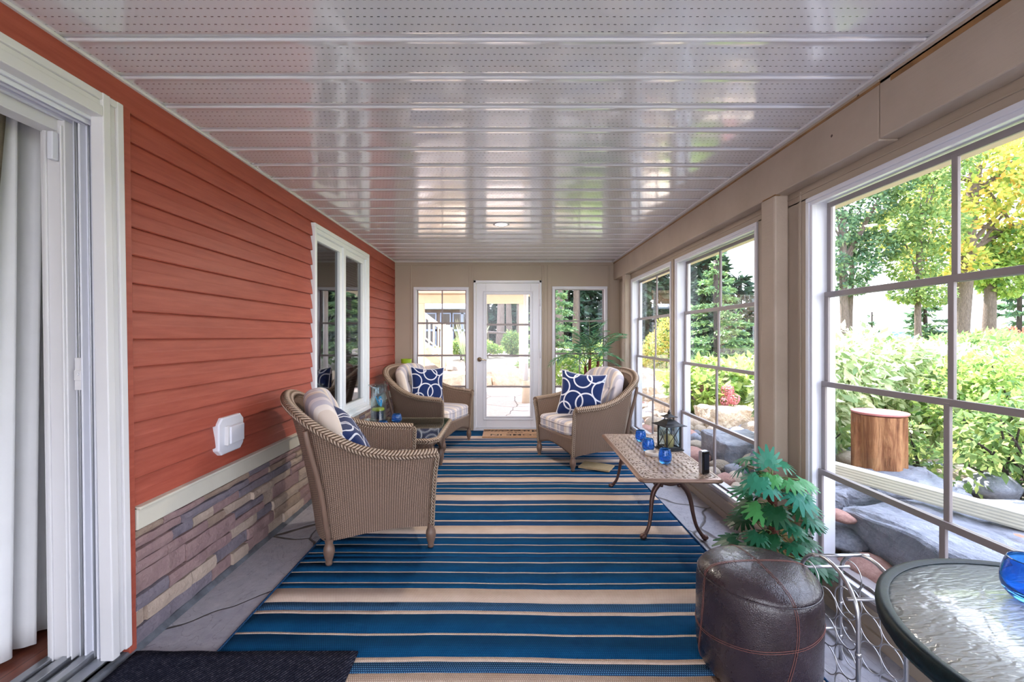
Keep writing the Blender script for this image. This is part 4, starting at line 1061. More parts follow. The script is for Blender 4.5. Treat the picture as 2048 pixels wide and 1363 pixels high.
def pyr(a0,z0,a1,z1,lip=.004):
    vs=[(-a0,-a0,z0),(a0,-a0,z0),(a0,a0,z0),(-a0,a0,z0),(-a0,-a0,z0+lip),(a0,-a0,z0+lip),(a0,a0,z0+lip),(-a0,a0,z0+lip)]
    m=(a0*.5+a1*.5)*.93; zm=z0+(z1-z0)*.42
    vs+=[(-m,-m,zm),(m,-m,zm),(m,m,zm),(-m,m,zm),(-a1,-a1,z1),(a1,-a1,z1),(a1,a1,z1),(-a1,a1,z1)]
    fs=[(3,2,1,0)]+[(k*4+i,k*4+(i+1)%4,(k+1)*4+(i+1)%4,(k+1)*4+i) for k in range(3) for i in range(4)]+[(12,13,14,15)]
    t.add(vs,fs)
t=MB(); pyr(.098,.196,.030,.240); 
for sx in (-1,1):
    for sy in (-1,1): t.box(sx*.024-.003,sx*.024+.003,sy*.024-.003,sy*.024+.003,.238,.262)
pyr(.048,.262,.008,.288); t.lathe([(.008,.286),(.012,.292),(.013,.299),(.007,.306),(.003,.318),(0,.322)],n=12); t.build('lantern_roof',M['black'],ln)
t=MB(); b=.056
for s in (-1,1): t.box(-b,b,s*b-.001,s*b+.001,.028,.19); t.box(s*b-.001,s*b+.001,-b,b,.028,.19)
t.build('panes',M['glass_clear'],ln)
pc=empty('pillar_candle',(1.315,3.60,ZC2+.0205),'cream pillar candle inside the black lantern','candle')
t=MB(); t.lathe([(0,0),(.035,0),(.0355,.09),(.031,.097),(.022,.09),(0,.088)],n=24); t.build('wax',M['wax'],pc)
t=MB(); t.tube([(0,0,.088),(.001,0,.1)],.0012,5); t.build('wick',M['black'],pc)
# small device
dv=empty('weather_station',(1.325,2.945,ZC2),'small black and silver upright electronic display on the near corner of the coffee table','gadget',R(28))
t=MB(); t.box(-.030,.030,-.0,.012,0,.150); t.build('front_panel',M['blackplastic'],dv,bevel=.005)
t=MB(); t.box(-.031,.031,.012,.042,0,.152); t.build('housing',M['silver'],dv,bevel=.008)
t=MB(); t.box(-.022,.022,-.0015,.001,.03,.135); t.build('screen',simple('lcd',srgb(40,46,60),.08),dv)
# board under chair
t=MB(); t.box(-.16,.16,-.11,.11,0,.018); o=t.build('wooden_board',M['board'],bevel=.002); o.location=(.93,4.60,.014); o.rotation_euler=(0,0,R(-28)); tag(o,'thin tan board lying on the rug under the armchair near the coffee table','board')

# ---- ottoman
ot=empty('leather_ottoman',(1.020,1.815,.012),'round dark brown leather ottoman with double stitching at the rug edge','ottoman')
prof=[(0,.0),(.17,.0),(.195,.006),(.215,.03),(.226,.08),(.229,.16),(.229,.25),(.227,.33),(.223,.365),(.218,.378),(.2195,.384),(.214,.398),(.195,.415),(.16,.428),(.11,.436),(.05,.440),(0,.441)]
pf=[tuple(p[:2]) for p in [(v_.x,v_.y) for v_ in catmull([(a,b,0) for a,b in prof],3)]]
t=MB(); N=72
def otp(u,i):
    r_,z=pf[i]; a=2*PI*u; r2=r_*(1+.012*math.sin(3*a+1)*math.exp(-((z-.2)/.15)**2)+.006*math.sin(7*a+z*20)); return (r2*math.cos(a),r2*math.sin(a),max(0,z+.004*math.sin(2*a+1)*(r_/.23)*(z>.3)))
t.grid(lambda u,v:otp(u,min(len(pf)-1,int(round(v*(len(pf)-1))))),N,len(pf)-1,0,closeu=True); t.build('leather_body',M['leather'],ot)
t=MB()
def zr(z):
    best=min(pf,key=lambda p:abs(p[1]-z)); return best[0]
def sr_(a,z): return .2290*(1+.012*math.sin(3*a+1)*math.exp(-((z-.2)/.15)**2)+.006*math.sin(7*a+z*20))+.0012
def seam(fn,n=60,closed=False):
    for d in (-.004,.004):
        t.tube([fn(k/n,d) for k in range(n+(0 if closed else 1))],.0009,4,closed=closed)
seam(lambda u,d:tuple([sr_(2*PI*u,.205+.045*math.sin(2*PI*u+2.2)+d)*math.cos(2*PI*u),sr_(2*PI*u,.205+.045*math.sin(2*PI*u+2.2)+d)*math.sin(2*PI*u),.205+.045*math.sin(2*PI*u+2.2)+d]),90,True)
for a0 in (R(-105),R(-15),R(75),R(165)):
    def sfn(u,d,a0=a0):
        k=int(round(u*(len(pf)-1))); r_,z=pf[k]; a=a0+.35*math.sin(z*5); r2=r_*(1+.012*math.sin(3*a+1)*math.exp(-((z-.2)/.15)**2)+.006*math.sin(7*a+z*20))+.0012; x,y=r2*math.cos(a),r2*math.sin(a); return (x-d*math.sin(a),y+d*math.cos(a),z+(.0015 if r_<.2 and z>.3 else 0)+.004*math.sin(2*a+1)*(r_/.23)*(z>.3))
    seam(sfn,len(pf)-1)
t.build('stitching',M['stitch'],ot)
t=MB(); t.tube([( .2215*math.cos(2*PI*k/72),.2215*math.sin(2*PI*k/72),.382+.004*math.sin(2*2*PI*k/72+1)) for k in range(72)],.003,6,closed=True); t.build('top_welt',M['leather'],ot)

# ---- round table with rippled glass
rt=empty('glass_table',(1.206,.815,0),'round patio table with rippled glass top and dark green metal rim','table')
rr=.41; ztb=.755
t=MB(); t.lathe([(rr-.026,ztb+.001),(rr-.012,ztb+.006),(rr-.002,ztb+.002),(rr,ztb-.012),(rr-.002,ztb-.030),(rr-.014,ztb-.036),(rr-.022,ztb-.03),(rr-.024,ztb-.012),(rr-.026,ztb+.001)],n=96); t.build('table_rim',M['greenrim'],rt)
t=MB(); t.lathe([(0,ztb-.007),(rr-.024,ztb-.007),(rr-.024,ztb-.001),(.2,ztb-.001),(0,ztb-.001)],n=96); t.build('glass_top',M['rippled'],rt)['label']='rippled glass top with whitish reflection put into its colour'
for k in range(4):
    a=R(45+90*k+10); t=MB(); c_,s_=math.cos(a),math.sin(a)
    P=catmull([((rr-.02)*c_,(rr-.02)*s_,ztb-.03),((rr-.06)*c_,(rr-.06)*s_,ztb-.11),(.20*c_,.20*s_,.52),(.13*c_,.13*s_,.38),(.17*c_,.17*s_,.2),(.29*c_,.29*s_,.02)],6)
    t.tube(P,.0125,10); t.lathe([(0,0),(.018,0),(.02,.012),(.014,.03),(0,.032)],(.29*c_,.29*s_,0),12); t.build('leg',M['greenrim'],rt)
t=MB(); t.tube([(.135*math.cos(2*PI*k/40),.135*math.sin(2*PI*k/40),.385) for k in range(40)],.007,8,closed=True); t.build('leg_ring',M['greenrim'],rt)
votive((1.221,1.025,.7545),.060,.098,'cobalt blue glass bowl on the rippled glass table at the picture edge','cobalt bowl on the patio table')

# ---- wine rack
wk=empty('wine_rack',(1.33,1.73,0),'silver metal wine rack of coiled rings between ottoman and glass table','wine rack')
def arch(x,ya,yb,zt,zs):
    n=14; return [(x,ya,0)]+[(x,ya,zs*k/4) for k in (1,2,3)]+[(x,(ya+yb)/2-(yb-ya)/2*math.cos(PI*k/n),zs+(zt-zs)*math.sin(PI*k/n)) for k in range(n+1)]+[(x,yb,zs*k/4) for k in (3,2,1)]+[(x,yb,0)]
ya_,yb_=-.155,.155
for x in (-.085,.085):
    t=MB(); t.tube(arch(x,ya_,yb_,.50,.36),.0075,10)
    for z in (.10,.24): 
        for y in (ya_,yb_): t.lathe([(.0078,-.008),(.0098,-.006),(.0098,.006),(.0078,.008)],(x,y,z),10)
    t.build('arched_end',M['silver'],wk)
for (y,z) in ((ya_+.02,.425),(0.04,.496),(yb_-.015,.40),(ya_,.13),(yb_,.13)):
    t=MB(); t.tube([(-.11,y,z),(.11,y,z)],.0065,8); t.build('cross_bar',M['silver'],wk)
for x in (-.085,.085):
    t=MB()
    for i,y in enumerate((-.096,.0,.096)):
        for j in range(4):
            z=.065+j*.108+(.054 if i==1 else 0)
            if z>.43: continue
            t.tube([(x,y+.053*math.cos(2*PI*k/40),z+.053*math.sin(2*PI*k/40)) for k in range(40)],.0023,6,closed=True)
    t.build('ring_panel',M['silver'],wk)

# ---- philodendron on coir pole
ph=empty('philodendron_plant',(1.36,2.28,0),'artificial split-leaf plant on a brown coir pole beside the window post','plant')
t=MB(); t.lathe([(0,0),(.075,0),(.08,.01),(.10,.16),(.106,.165),(.106,.185),(.092,.185),(.09,.16),(0,.155)],n=28); t.build('planter',M['terracotta'],ph)
t=MB(); t.tube(resample([(0,0,.15),(.01,0,.4),(.0,.01,.66)],60),.021,12,mod=lambda L,a:1+.15*math.sin(L*300+a*3)); t.build('coir_pole',M['coir'],ph)
g=random.Random(5); stems=MB(); lv=MB(); 
tones=[]
def split_leaf(P,D,N_,S,tone):
    D=D.normalized(); N_=(N_-D*N_.dot(D)).normalized(); B_=N_.cross(D)
    lobes=11
    for k in range(lobes):
        f=(k-(lobes-1)/2)/((lobes-1)/2)          # -1..1
        ang=f*R(118); base=P+D*S*.30*(1-abs(f)*.55)*.5
        d=(D*math.cos(ang)+B_*math.sin(ang)); ln_=S*(.62-.20*abs(f)**1.5)
        w=ln_*.155; s_=d.cross(N_).normalized()
        a=base; m_=base+d*ln_*.6-N_*S*.03; e_=base+d*ln_-N_*S*(.10+.06*abs(f)); q1=base+d*ln_*.25
        vs=[a+s_*w*.3,a-s_*w*.3,q1-s_*w*.55+N_*S*.01,q1+s_*w*.55+N_*S*.01,m_-s_*w*.8,m_+s_*w*.8,e_-s_*w*.3,e_+s_*w*.3]
        lv.add(vs,[(0,1,2,3),(3,2,4,5),(5,4,6,7)],0,False); tones.extend([tone]*3)
    # webbing at the heart
    c=P+D*S*.06; ring=[]
    for k in range(13):
        ang=-R(120)+R(240)*k/12; ring.append(P+(D*math.cos(ang)+B_*math.sin(ang))*S*.25*(1-.12*abs(k-6)/6))
    lv.add([c-N_*S*.01]+ring,[(0,i+1,i+2) for i in range(12)],0,False); tones.extend([tone]*12)
for k in range(64):
    z=.15+.52*(k/63)+g.uniform(-.03,.03); a=k*2.4+g.uniform(-.4,.4); out=g.uniform(.08,.17)*(1.15-.45*z)
    p0=Vector((0,0,z)); dh=Vector((math.cos(a),math.sin(a),0)); p1=p0+dh*out+Vector((0,0,g.uniform(.0,.07)))
    if p1.x>.20: p1.x=.20
    tip=dh+Vector((0,0,g.uniform(-.7,.1))); nrm=Vector((dh.x*.7,dh.y*.7-.35,.9))
    stems.tube([p0,p0.lerp(p1,.5)+Vector((0,0,.015)),p1],.0025,5)
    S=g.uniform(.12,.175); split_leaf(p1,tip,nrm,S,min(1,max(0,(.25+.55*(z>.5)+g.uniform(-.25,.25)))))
p0=Vector((0,0,.62)); p1=Vector((-.03,-.02,.70)); stems.tube([p0,p1],.003,5); split_leaf(p1,Vector((0,.1,1)),Vector((-.2,-1,.2)),.15,.7)
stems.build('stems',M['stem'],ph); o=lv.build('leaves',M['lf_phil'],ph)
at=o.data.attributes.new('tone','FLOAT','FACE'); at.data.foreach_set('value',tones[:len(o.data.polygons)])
# black-framed panel leaning behind the plant
t=MB(); 
pf_=empty('framed_panel',(1.50,2.44,.0),'black-framed panel leaning on the curb behind the split-leaf plant','frame',R(0))
def leanbox(mb,y0,y1,s0,s1,th0,th1):
    an=R(22); f=lambda s,h:( -.06+ s*math.sin(an)*.0+ s*math.sin(an) - h*math.cos(an), s*math.cos(an)+h*math.sin(an))
    vs=[]
    for y in (y0,y1):
        for s_,h in ((s0,th0),(s1,th0),(s1,th1),(s0,th1)):
            x,z=f(s_,h); vs.append((x,y,z+.002))
    mb.add(vs,[(0,1,2,3),(7,6,5,4),(0,4,5,1),(1,5,6,2),(2,6,7,3),(3,7,4,0)])
leanbox(t,-.16,-.14,0,.36,0,.016); leanbox(t,.14,.16,0,.36,0,.016); leanbox(t,-.14,.14,0,.02,0,.016); leanbox(t,-.14,.14,.34,.36,0,.016); t.build('black_frame',M['blackplastic'],pf_)
t=MB(); leanbox(t,-.14,.14,.02,.34,.002,.008); t.build('backing_board',M['board'],pf_)

# ---- potted palm
pm=empty('potted_palm',(1.05,5.72,0),'tall potted palm with arching fronds in the corner behind the armchair','plant')
t=MB(); t.lathe([(0,0),(.12,0),(.13,.01),(.16,.27),(.17,.28),(.17,.31),(.15,.31),(.145,.27),(0,.26)],n=28); t.build('planter',M['terracotta'],pm)
t=MB(); 
trk=[((0,0),(.02,-.02,1.15)),((.03,.02),(.13,.0,1.05)),((-.03,.0),(-.03,.03,.98))]
for (bx,by),(tx,ty,tz) in trk: t.tube(resample([(bx,by,.26),((bx+tx)/2,(by+ty)/2,.6),(tx,ty,tz)],40),[.026-.008*k/39 for k in range(40)],10,mod=lambda L,a:1+.18*math.sin(L*160+a))
t.build('trunk',M['coir'],pm)
g=random.Random(21); rach=MB(); P_=[];D_=[];L_=[]
fr=[]
for q,(b_,tp) in enumerate(trk):
    for k in range(9 if q==0 else 7):
        fr.append((Vector(tp),2*PI*k/(9 if q==0 else 7)+q*.5+g.uniform(-.3,.3),g.uniform(.48,.66),g.uniform(.55,1.45)))
for (tp,a,ln_,el) in fr:
    dh=Vector((math.cos(a),math.sin(a),0)); p=tp.copy(); d=(dh*math.cos(el)+Vector((0,0,math.sin(el)))).normalized(); path=[p.copy()]; n=26
    for i in range(n):
        d=(d+Vector((0,0,-.062-.025*g.random()))).normalized(); p=p+d*ln_/n
        if p.x>.42: p.x=.42; 
        if p.y>.58: p.y=.58
        path.append(p.copy())
        if i>3:
            sd=d.cross(Vector((0,0,1))).normalized(); up=sd.cross(d)
            Ll=.155*math.sin(PI*(.15+.85*(i/n)))**.7
            for s in (-1,1):
                for h in (0,):
                    P_.append(tuple(p-d*ln_/n*h)); D_.append(tuple(d*.75+sd*s*.85+up*.15+Vector((0,0,-.28+g.uniform(-.12,.12))))); L_.append(Ll*g.uniform(.85,1.1))
    rach.tube(path,[.005-.0035*i/n for i in range(n+1)],5)
rach.build('frond_stems',M['stem'],pm)
for q_ in range(len(P_)):
    dn=Vector(D_[q_]).normalized(); lim=[L_[q_]]
    if dn.x>0: lim.append(max(.02,(.54-P_[q_][0])/dn.x))
    if dn.y>0: lim.append(max(.02,(.71-P_[q_][1])/dn.y))
    L_[q_]=min(lim)
leafobj('fronds',P_,D_,L_,M['lf_palm'],pm,wr=.10,seed=3,world=False,fold=.12)
# lime object on ledge behind corner chair
t=MB(); t.lathe([(0,0),(.05,0),(.06,.01),(.075,.16),(.07,.16),(.056,.02),(0,.015)],n=24); 
o=t.build('lime_bucket',simple('lime_plastic',srgb(150,185,40),.5)); o.location=(-1.40,6.22,.89); tag(o,'lime green bucket just showing over the corner armchair back','bucket')
t=MB(); t.box(-.13,.13,-.11,.11,.86,.88); 
for sx in (-1,1):
    for sy in (-1,1): t.tube([(sx*.115,sy*.095,0),(sx*.10,sy*.08,.86)],.01,8)
o=t.build('plant_stand',M['bronze'],bevel=.003); o.location=(-1.42,6.22,.01); tag(o,'slim stand hidden behind the corner armchair holding the lime bucket','stand')

# ================================================================== GARDEN
def sm(a,lo,hi):
    t=max(0,min(1,(a-lo)/(hi-lo))); return t*t*(3-2*t)
def gh(x,y):
    h=.02+.30*sm(x,2.1,3.0)*(1-sm(y,3.2,5.2))*(1-sm(x,6,12)*.6)
    h+=(.42+.05*max(0,min(8,y-12.7)))*sm(y,12.55,12.95)*(1-sm(x,3.0,9.0))*sm(x,-30,-20)
    h-=2.6*sm(math.hypot(max(0,x),max(0,y))*(1 if x>4 else .3),30,48)
    h+=.03*noise.noise(Vector((x*.6,y*.6,0)))*sm(abs(x-1),2,6)
    if x<1.9 and y<6.6: h=-.16
    elif x<2.0 and y<12.6: h=-.06
    return h
ax=sorted(set([-40,-25,-15,-10,-6,-4,-2,0,1,1.6]+[1.75+.12*i for i in range(40)]+[6.7+.5*i for i in range(20)]+[17+2*i for i in range(20)]+[60,75,90]))
ay=sorted(set([-12,-8,-5,-2.5,-1]+[0+.2*i for i in range(70)]+[14+.7*i for i in range(30)]+[35+2.5*i for i in range(14)]+[80]))
t=MB(); vs=[(x,y,gh(x,y)) for x in ax for y in ay]; n=len(ay)
t.add(vs,[(i*n+j,(i+1)*n+j,(i+1)*n+j+1,i*n+j+1) for i in range(len(ax)-1) for j in range(n-1)],0,True)
t.m=[1 if (vs[f[0]][0]<4.2 and vs[f[0]][1]<20) or (vs[f[0]][0]<3.6 and vs[f[0]][1]<9.5) else 0 for f in t.f]
tag(t.build('ground',[M['terrain'],M['gravel']]),'sunlit grass and earth ground around the porch','ground',kind='structure')
t=MB(); t.box(-3.4,1.95,YB+.1,12.6,-.1,0.0); tag(t.build('patio_floor',M['patio']),'pale flagstone patio outside the porch door','patio',kind='structure')
t=MB(); t.grid(lambda u,v:(-200+900*u,40+700*v,-1.6),4,4); t.grid(lambda u,v:(45+655*u,-200+240*v,-1.6),4,4); tag(t.build('lake',M['water']),'pale bright lake beyond the garden trees','lake',kind='structure')
t=MB()
def hp(u,v):
    a=R(-32+114*u); r=520; return (r*math.cos(a)*1.2,r*math.sin(a)*1.2,-2+v*(9+7*noise.noise(Vector((u*9,0,0)))+3*noise.noise(Vector((u*31,2,0)))))
t.grid(hp,120,3); t.grid(lambda u,v:(hp(u,1)[0]*(1+.1*v),hp(u,1)[1]*(1+.1*v),hp(u,1)[2]-v*4),120,1)
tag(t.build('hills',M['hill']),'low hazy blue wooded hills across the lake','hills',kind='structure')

# ---- stones
def rock_mesh(seed,mat,flat=1,sub=3,amp=.22,freq=1.3,boxy=0):
    bm=bmesh.new(); bmesh.ops.create_icosphere(bm,subdivisions=sub,radius=1)
    for v in bm.verts:
        p=v.co.copy()
        if boxy:
            m=max(abs(p.x),abs(p.y),abs(p.z)); q=p/m; p=p.lerp(q,boxy)
        d=1+amp*noise.noise(p*freq+Vector((seed*7.3,0,0)))+amp*.25*noise.noise(p*freq*3.5+Vector((0,seed*3.1,0)))
        v.co=Vector((p.x*d,p.y*d,p.z*d*flat))
    me=bpy.data.meshes.new('river_stone'); bm.to_mesh(me); bm.free(); me.materials.append(mat)
    for p in me.polygons: p.use_smooth=not boxy or True
    return me
mats4=[M['rk_grey'],M['rk_pink'],M['rk_tan'],M['rk_blue'],M['rk_pale']]
protos=[rock_mesh(i,mats4[i%5],.72) for i in range(10)]
names={0:'grey',1:'pinkish',2:'tan',3:'blue-grey',4:'pale'}
g=random.Random(17); placed=[]
def stone(x,y,z,s,k,rz=None,label=None,sc=None,group=None):
    o=bpy.data.objects.new('river_stone',protos[k]); COL.objects.link(o); o.location=(x,y,z)
    o.scale=sc if sc else (s*g.uniform(.9,1.25),s*g.uniform(.8,1.0),s*g.uniform(.8,1.05)); o.rotation_euler=(g.uniform(-.25,.25),g.uniform(-.25,.25),rz if rz is not None else g.uniform(0,6.28))
    c_=names[k%5]
    tag(o,label or ('%s rounded river stone in the bed along the garden windows'%c_),'stone',group or ('%s river stones beside the porch'%c_)); return o
boul=[(2.43,2.78,.62),(2.37,4.72,.42),(2.1,3.3,.35),(2.55,1.2,.8),(2.5,2.1,.6)]
tries=0
while len(placed)<250 and tries<9000:
    tries+=1; y=g.uniform(2.9,9.2); x=g.uniform(1.88,1.9+min(1.9,.55+.28*y)); s=g.uniform(.07,.125) if g.random()<.75 else g.uniform(.12,.17)
    if any(math.hypot(x-a,y-b)<.80*(s+c_) for a,b,c_ in placed): continue
    if any(math.hypot(x-a,y-b)<c_*.85 for a,b,c_ in boul[:3]): continue
    placed.append((x,y,s)); stone(x,y,gh(max(x,2.0),y)+s*.35+.02*g.random(),s,g.choice([0,1,2,3,4,2,4,5,6,7,8,9]))
# stones stacked between the wall and the big slab
for (x,y,z,s,k,lab) in ((1.865,2.30,.13,.12,1,'large pink granite stone, lowest under the large garden window'),(1.87,2.52,.335,.075,1,'small pink speckled stone on top of the flat stone by the slab'),(1.88,2.50,.22,.105,0,'flat grey stone between two pink stones beside the slab'),
    (1.855,2.06,.08,.10,6,'low pink stone at the foot of the granite slab'),(1.85,1.85,.08,.11,3,'blue-grey stone under the window by the glass table'),(1.86,1.63,.07,.11,2,'tan stone under the window by the wine rack'),(1.86,1.42,.06,.10,6,'pink stone seen through the wine rack rings'),(1.95,2.75,.09,.11,9,'pale stone in front of the leaning grey boulder'),(1.86,2.75,.06,.08,0,'small grey stone near the window post')):
    sc=(s*1.15,s*1.2,s*(.62 if 'flat' in lab else .95)); stone(x,y,z+.02,s,k,0,lab,sc,'stones between slab and window')
# big blocks
def block(name,x0,x1,y0,y1,z0,z1,seed,mat,label,amp=.05,parent=None,rot=0,cat='boulder',tilt=0):
    bm=bmesh.new(); bmesh.ops.create_cube(bm,size=1); bmesh.ops.subdivide_edges(bm,edges=list(bm.edges),cuts=31,use_grid_fill=True)
    sx,sy,sz=x1-x0,y1-y0,z1-z0
    for v in bm.verts:
        p=Vector((v.co.x*sx,v.co.y*sy,v.co.z*sz)); q=p+Vector((seed*5.1,0,0))
        ee=sorted((.5-abs(v.co.x),.5-abs(v.co.y),.5-abs(v.co.z)))[1]; p=p*(1-.05*max(0,1-ee/.07)**2); n_=noise.noise_vector(q*2.2)*amp*1.5+noise.noise_vector(q*6)*amp*.5+noise.noise_vector(q*17)*amp*.25+noise.noise_vector(q*45)*amp*.08
        v.co=p+Vector((n_.x,n_.y,n_.z*.6))+Vector((tilt*p.z,0,0))
    me=bpy.data.meshes.new(name); bm.to_mesh(me); bm.free(); me.materials.append(mat)
    o=bpy.data.objects.new(name,me); COL.objects.link(o); o.location=((x0+x1)/2,(y0+y1)/2,(z0+z1)/2); o.rotation_euler=(0,0,rot); tag(o,label,cat); return o
block('granite_slab',1.95,3.1,.5,2.66,.0,.405,1,M['rk_grey'],'large flat-topped grey granite slab outside the big window under the drain pipe',.05)
block('boulder',2.0,2.75,2.72,3.25,-.02,.42,2,M['rk_grey'],'rough grey boulder leaning behind the slab and pink stones',.09,tilt=.25)
block('boulder',2.18,2.72,4.45,5.05,-.02,.31,3,M['rk_grey'],'squared grey granite boulder among river stones behind the coffee table',.03)
block('boulder',2.38,2.95,3.95,4.42,-.02,.28,4,M['rk_grey'],'rounder grey boulder beside the squared one near the window post',.08,rot=.4)
for i,(x,y,sx,sy,sz,lab) in enumerate(((3.25,6.5,.8,.45,.34,'long pale ledge boulder under the hydrangea'),(3.9,5.7,.7,.5,.36,'pale sunlit boulder at the end of the hydrangea bed'),(2.9,7.6,.7,.5,.36,'pale boulder behind the stone bed, below the tall window'),(3.0,9.0,1.1,.6,.40,'broad pale boulder by the far end of the stone bed'),(4.6,5.3,.8,.5,.30,'low pale boulder near the variegated shrub'))):
    block('boulder',x-sx/2,x+sx/2,y-sy/2,y+sy/2,-.02,sz,7+i,M['rk_pale'],lab,.07,rot=.3*i)
# patio retaining blocks
for i,(x0,x1,y0,y1,z1,lab) in enumerate(((-.40,.72,12.35,12.95,.43,'long limestone block of the patio edge seen through the door'),(-1.0,-.62,12.35,12.9,.43,'small limestone block beside the long one at the patio edge'),(-.62,-.42,12.3,12.7,.2,'low limestone step block at the gap in the patio edge'),(-1.75,-1.05,10.3,12.3,.42,'big limestone block running out toward the porch beside the staircase'),(-3.3,-1.8,12.3,12.9,.43,'limestone block under the wooden staircase'),(1.0,2.1,12.2,12.8,.40,'limestone block beyond the cream post at the patio end'))):
    block('limestone_block',x0,x1,y0,y1,-.02,z1,20+i,M['rk_pale'],lab,.04,cat='stone block')
# ---- covered deck frame outside
t=MB(); t.box(-2.95,.60,12.38,12.54,2.28,2.52); tag(t.build('deck_beam',M['patio_cream'],bevel=.01),'cream timber beam spanning the far side of the patio','beam',kind='structure')
t=MB(); t.box(-3.2,.95,8.2,12.75,2.56,2.7); t.box(-3.2,.95,12.6,12.75,2.5,2.72); tag(t.build('deck_roof',M['railwhite']),'cream deck boards covering the patio beyond the porch','deck',kind='structure')
for i,(x,y) in enumerate(((-2.38,12.46),(.43,12.46))):
    t=MB(); t.box(x-.08,x+.08,y-.08,y+.08,.0 if i else .0,2.28); tag(t.build('deck_post',M['patio_cream'],bevel=.008),['cream square post at the staircase side of the patio','cream square post seen through the porch door glass'][i],'post')
pc2=empty('round_downpipe',(.40,9.15,0),'white round drainpipe with wide sleeve standing before the cream post','drainpipe')
t=MB(); t.tube([(0,0,.42),(0,0,2.56)],.05,16); t.build('pipe',M['offwhite'],pc2)
t=MB(); t.lathe([(0,0),(.085,0),(.085,.44),(.07,.46),(.05,.46)],n=20); t.build('sleeve',M['patio_cream'],pc2)
sr=empty('deck_staircase',(-2.3,12.95,.45),'cream wooden staircase with balustrade rising beyond the patio post','staircase')
def ln2(x0,z0,x1,z1,y,w,h,t_): t_.add([(x0,y-w,z0),(x1,y-w,z1),(x1,y+w,z1),(x0,y+w,z0),(x0,y-w,z0+h),(x1,y-w,z1+h),(x1,y+w,z1+h),(x0,y+w,z0+h)],[(0,3,2,1),(4,5,6,7),(0,1,5,4),(1,2,6,5),(2,3,7,6),(3,0,4,7)])
sl=(2.75-.45)/-2.9
for yy_,nm in ((12.85,'railing'),(13.75,'railing')):
    t=MB(); ln2(-1.85,1.52,-4.6,1.52+2.1,yy_,.03,.07,t); ln2(-1.85,.78,-4.6,.78+2.1,yy_,.025,.05,t)
    for k in range(20):
        x=-1.97-k*.135; z=.80+(-(x+1.85))*2.1/2.75; t.box(x-.02,x+.02,yy_-.02,yy_+.02,z,z+.76)
    t.build(nm,M['railwhite'],sr,world=True)
    t=MB(); t.box(-1.90,-1.76,yy_-.06,yy_+.06,.44,1.72); t.build('newel_post',M['railwhite'],sr,world=True,bevel=.01)
t=MB(); ln2(-1.9,.42,-4.7,2.55,12.85,.025,.24,t); ln2(-1.9,.42,-4.7,2.55,13.75,.025,.24,t); t.build('stringers',M['patio_cream'],sr,world=True)
t=MB()
for k in range(11): t.box(-2.2-k*.25,-1.92-k*.25,12.8,13.8,.60+k*.19,.64+k*.19)
t.build('treads',M['patio_cream'],sr,world=True)
t=MB(); t.box(-1.72,-1.56,12.78,12.92,.4,1.62); tag(t.build('deck_post',M['railwhite'],bevel=.01),'short cream post beside the staircase newel','post')
# ---- neighbouring house
hs=empty('house',(-4.6,24,.8),'dark neighbouring house with pale metal roof behind the staircase','house')
t=MB(); t.box(-9,-1.8,22.5,28,.7,2.85); t.build('wall',M['house'],hs,world=True)
t=MB(); ln=[(-9.5,22.0,2.80),(-1.3,22.0,2.80),(-1.3,28.5,2.80),(-9.5,28.5,2.80),(-8.5,24.5,3.35),(-2.6,24.5,3.35)]
t.add(ln+[(a,b,c-.08) for a,b,c in ln[:4]],[(0,1,5,4),(1,2,5),(2,3,4,5),(3,0,4),(0,6,7,1),(1,7,8,2),(6,9,8,7)]); t.build('house_roof',M['roofmetal'],hs,world=True)
for x0 in (-4.15,-3.35,-2.72,-2.3):
    t=MB(); x1_=x0+(.62 if x0<-3.5 else .55); frame_y(t,22.42,22.52,x0,x1_,.85,2.55,.06); t.box(x0,x1_,22.42,22.5,1.62,1.72); f=t.build('window_frame',M['houseblue'],hs,world=True)
    q=MB(); q.box(x0+.05,x1_-.05,22.47,22.49,.9,2.5); go=q.build('pane',M['housedark']); go.parent=f; go.location=tuple(-a for a in hs.location)

# ---- trees
def trunkmb(x,y,z0,h,r,lean=(0,0),seed=0):
    t=MB(); P=[]; 
    for i in range(9):
        k=i/8; P.append((x+lean[0]*k+.04*math.sin(k*7+seed)*h*.1,y+lean[1]*k,z0+h*k))
    t.tube(P,[r*(1.25-.25*min(1,i/2))*(1-.045*i) for i in range(9)],10); return t
def deciduous(x,y,h,r,lean,blo,n,L,mat,label,seed,group=None,z0=None,branches=6,tonefn=None):
    g=np.random.default_rng(seed); z0=gh(x,y)-.05 if z0 is None else z0
    root=empty('garden_tree',(x,y,z0),label,'tree',group=group)
    t=trunkmb(x,y,z0,h,r,lean,seed); rr_=random.Random(seed)
    for k in range(branches):
        c=blo[rr_.randrange(len(blo))]; s_=.45+.5*rr_.random(); p=Vector((x+lean[0]*s_,y+lean[1]*s_,z0+h*s_)); q=Vector(c[:3])
        t.tube(catmull([p,p.lerp(q,.5)+Vector((0,0,.15)),q],4),[r*.38*(1-.1*i) for i in range(9)],6)
    t.build('trunk',M['bark'],root,world=True)
    P,D=blobs(g,[b[:3] for b in blo],[b[3:6] for b in blo],n); leafobj('crown',P,D,g.uniform(.75,1.25,n)*L,mat,root,wr=.62,seed=seed,tonefn=tonefn); return root
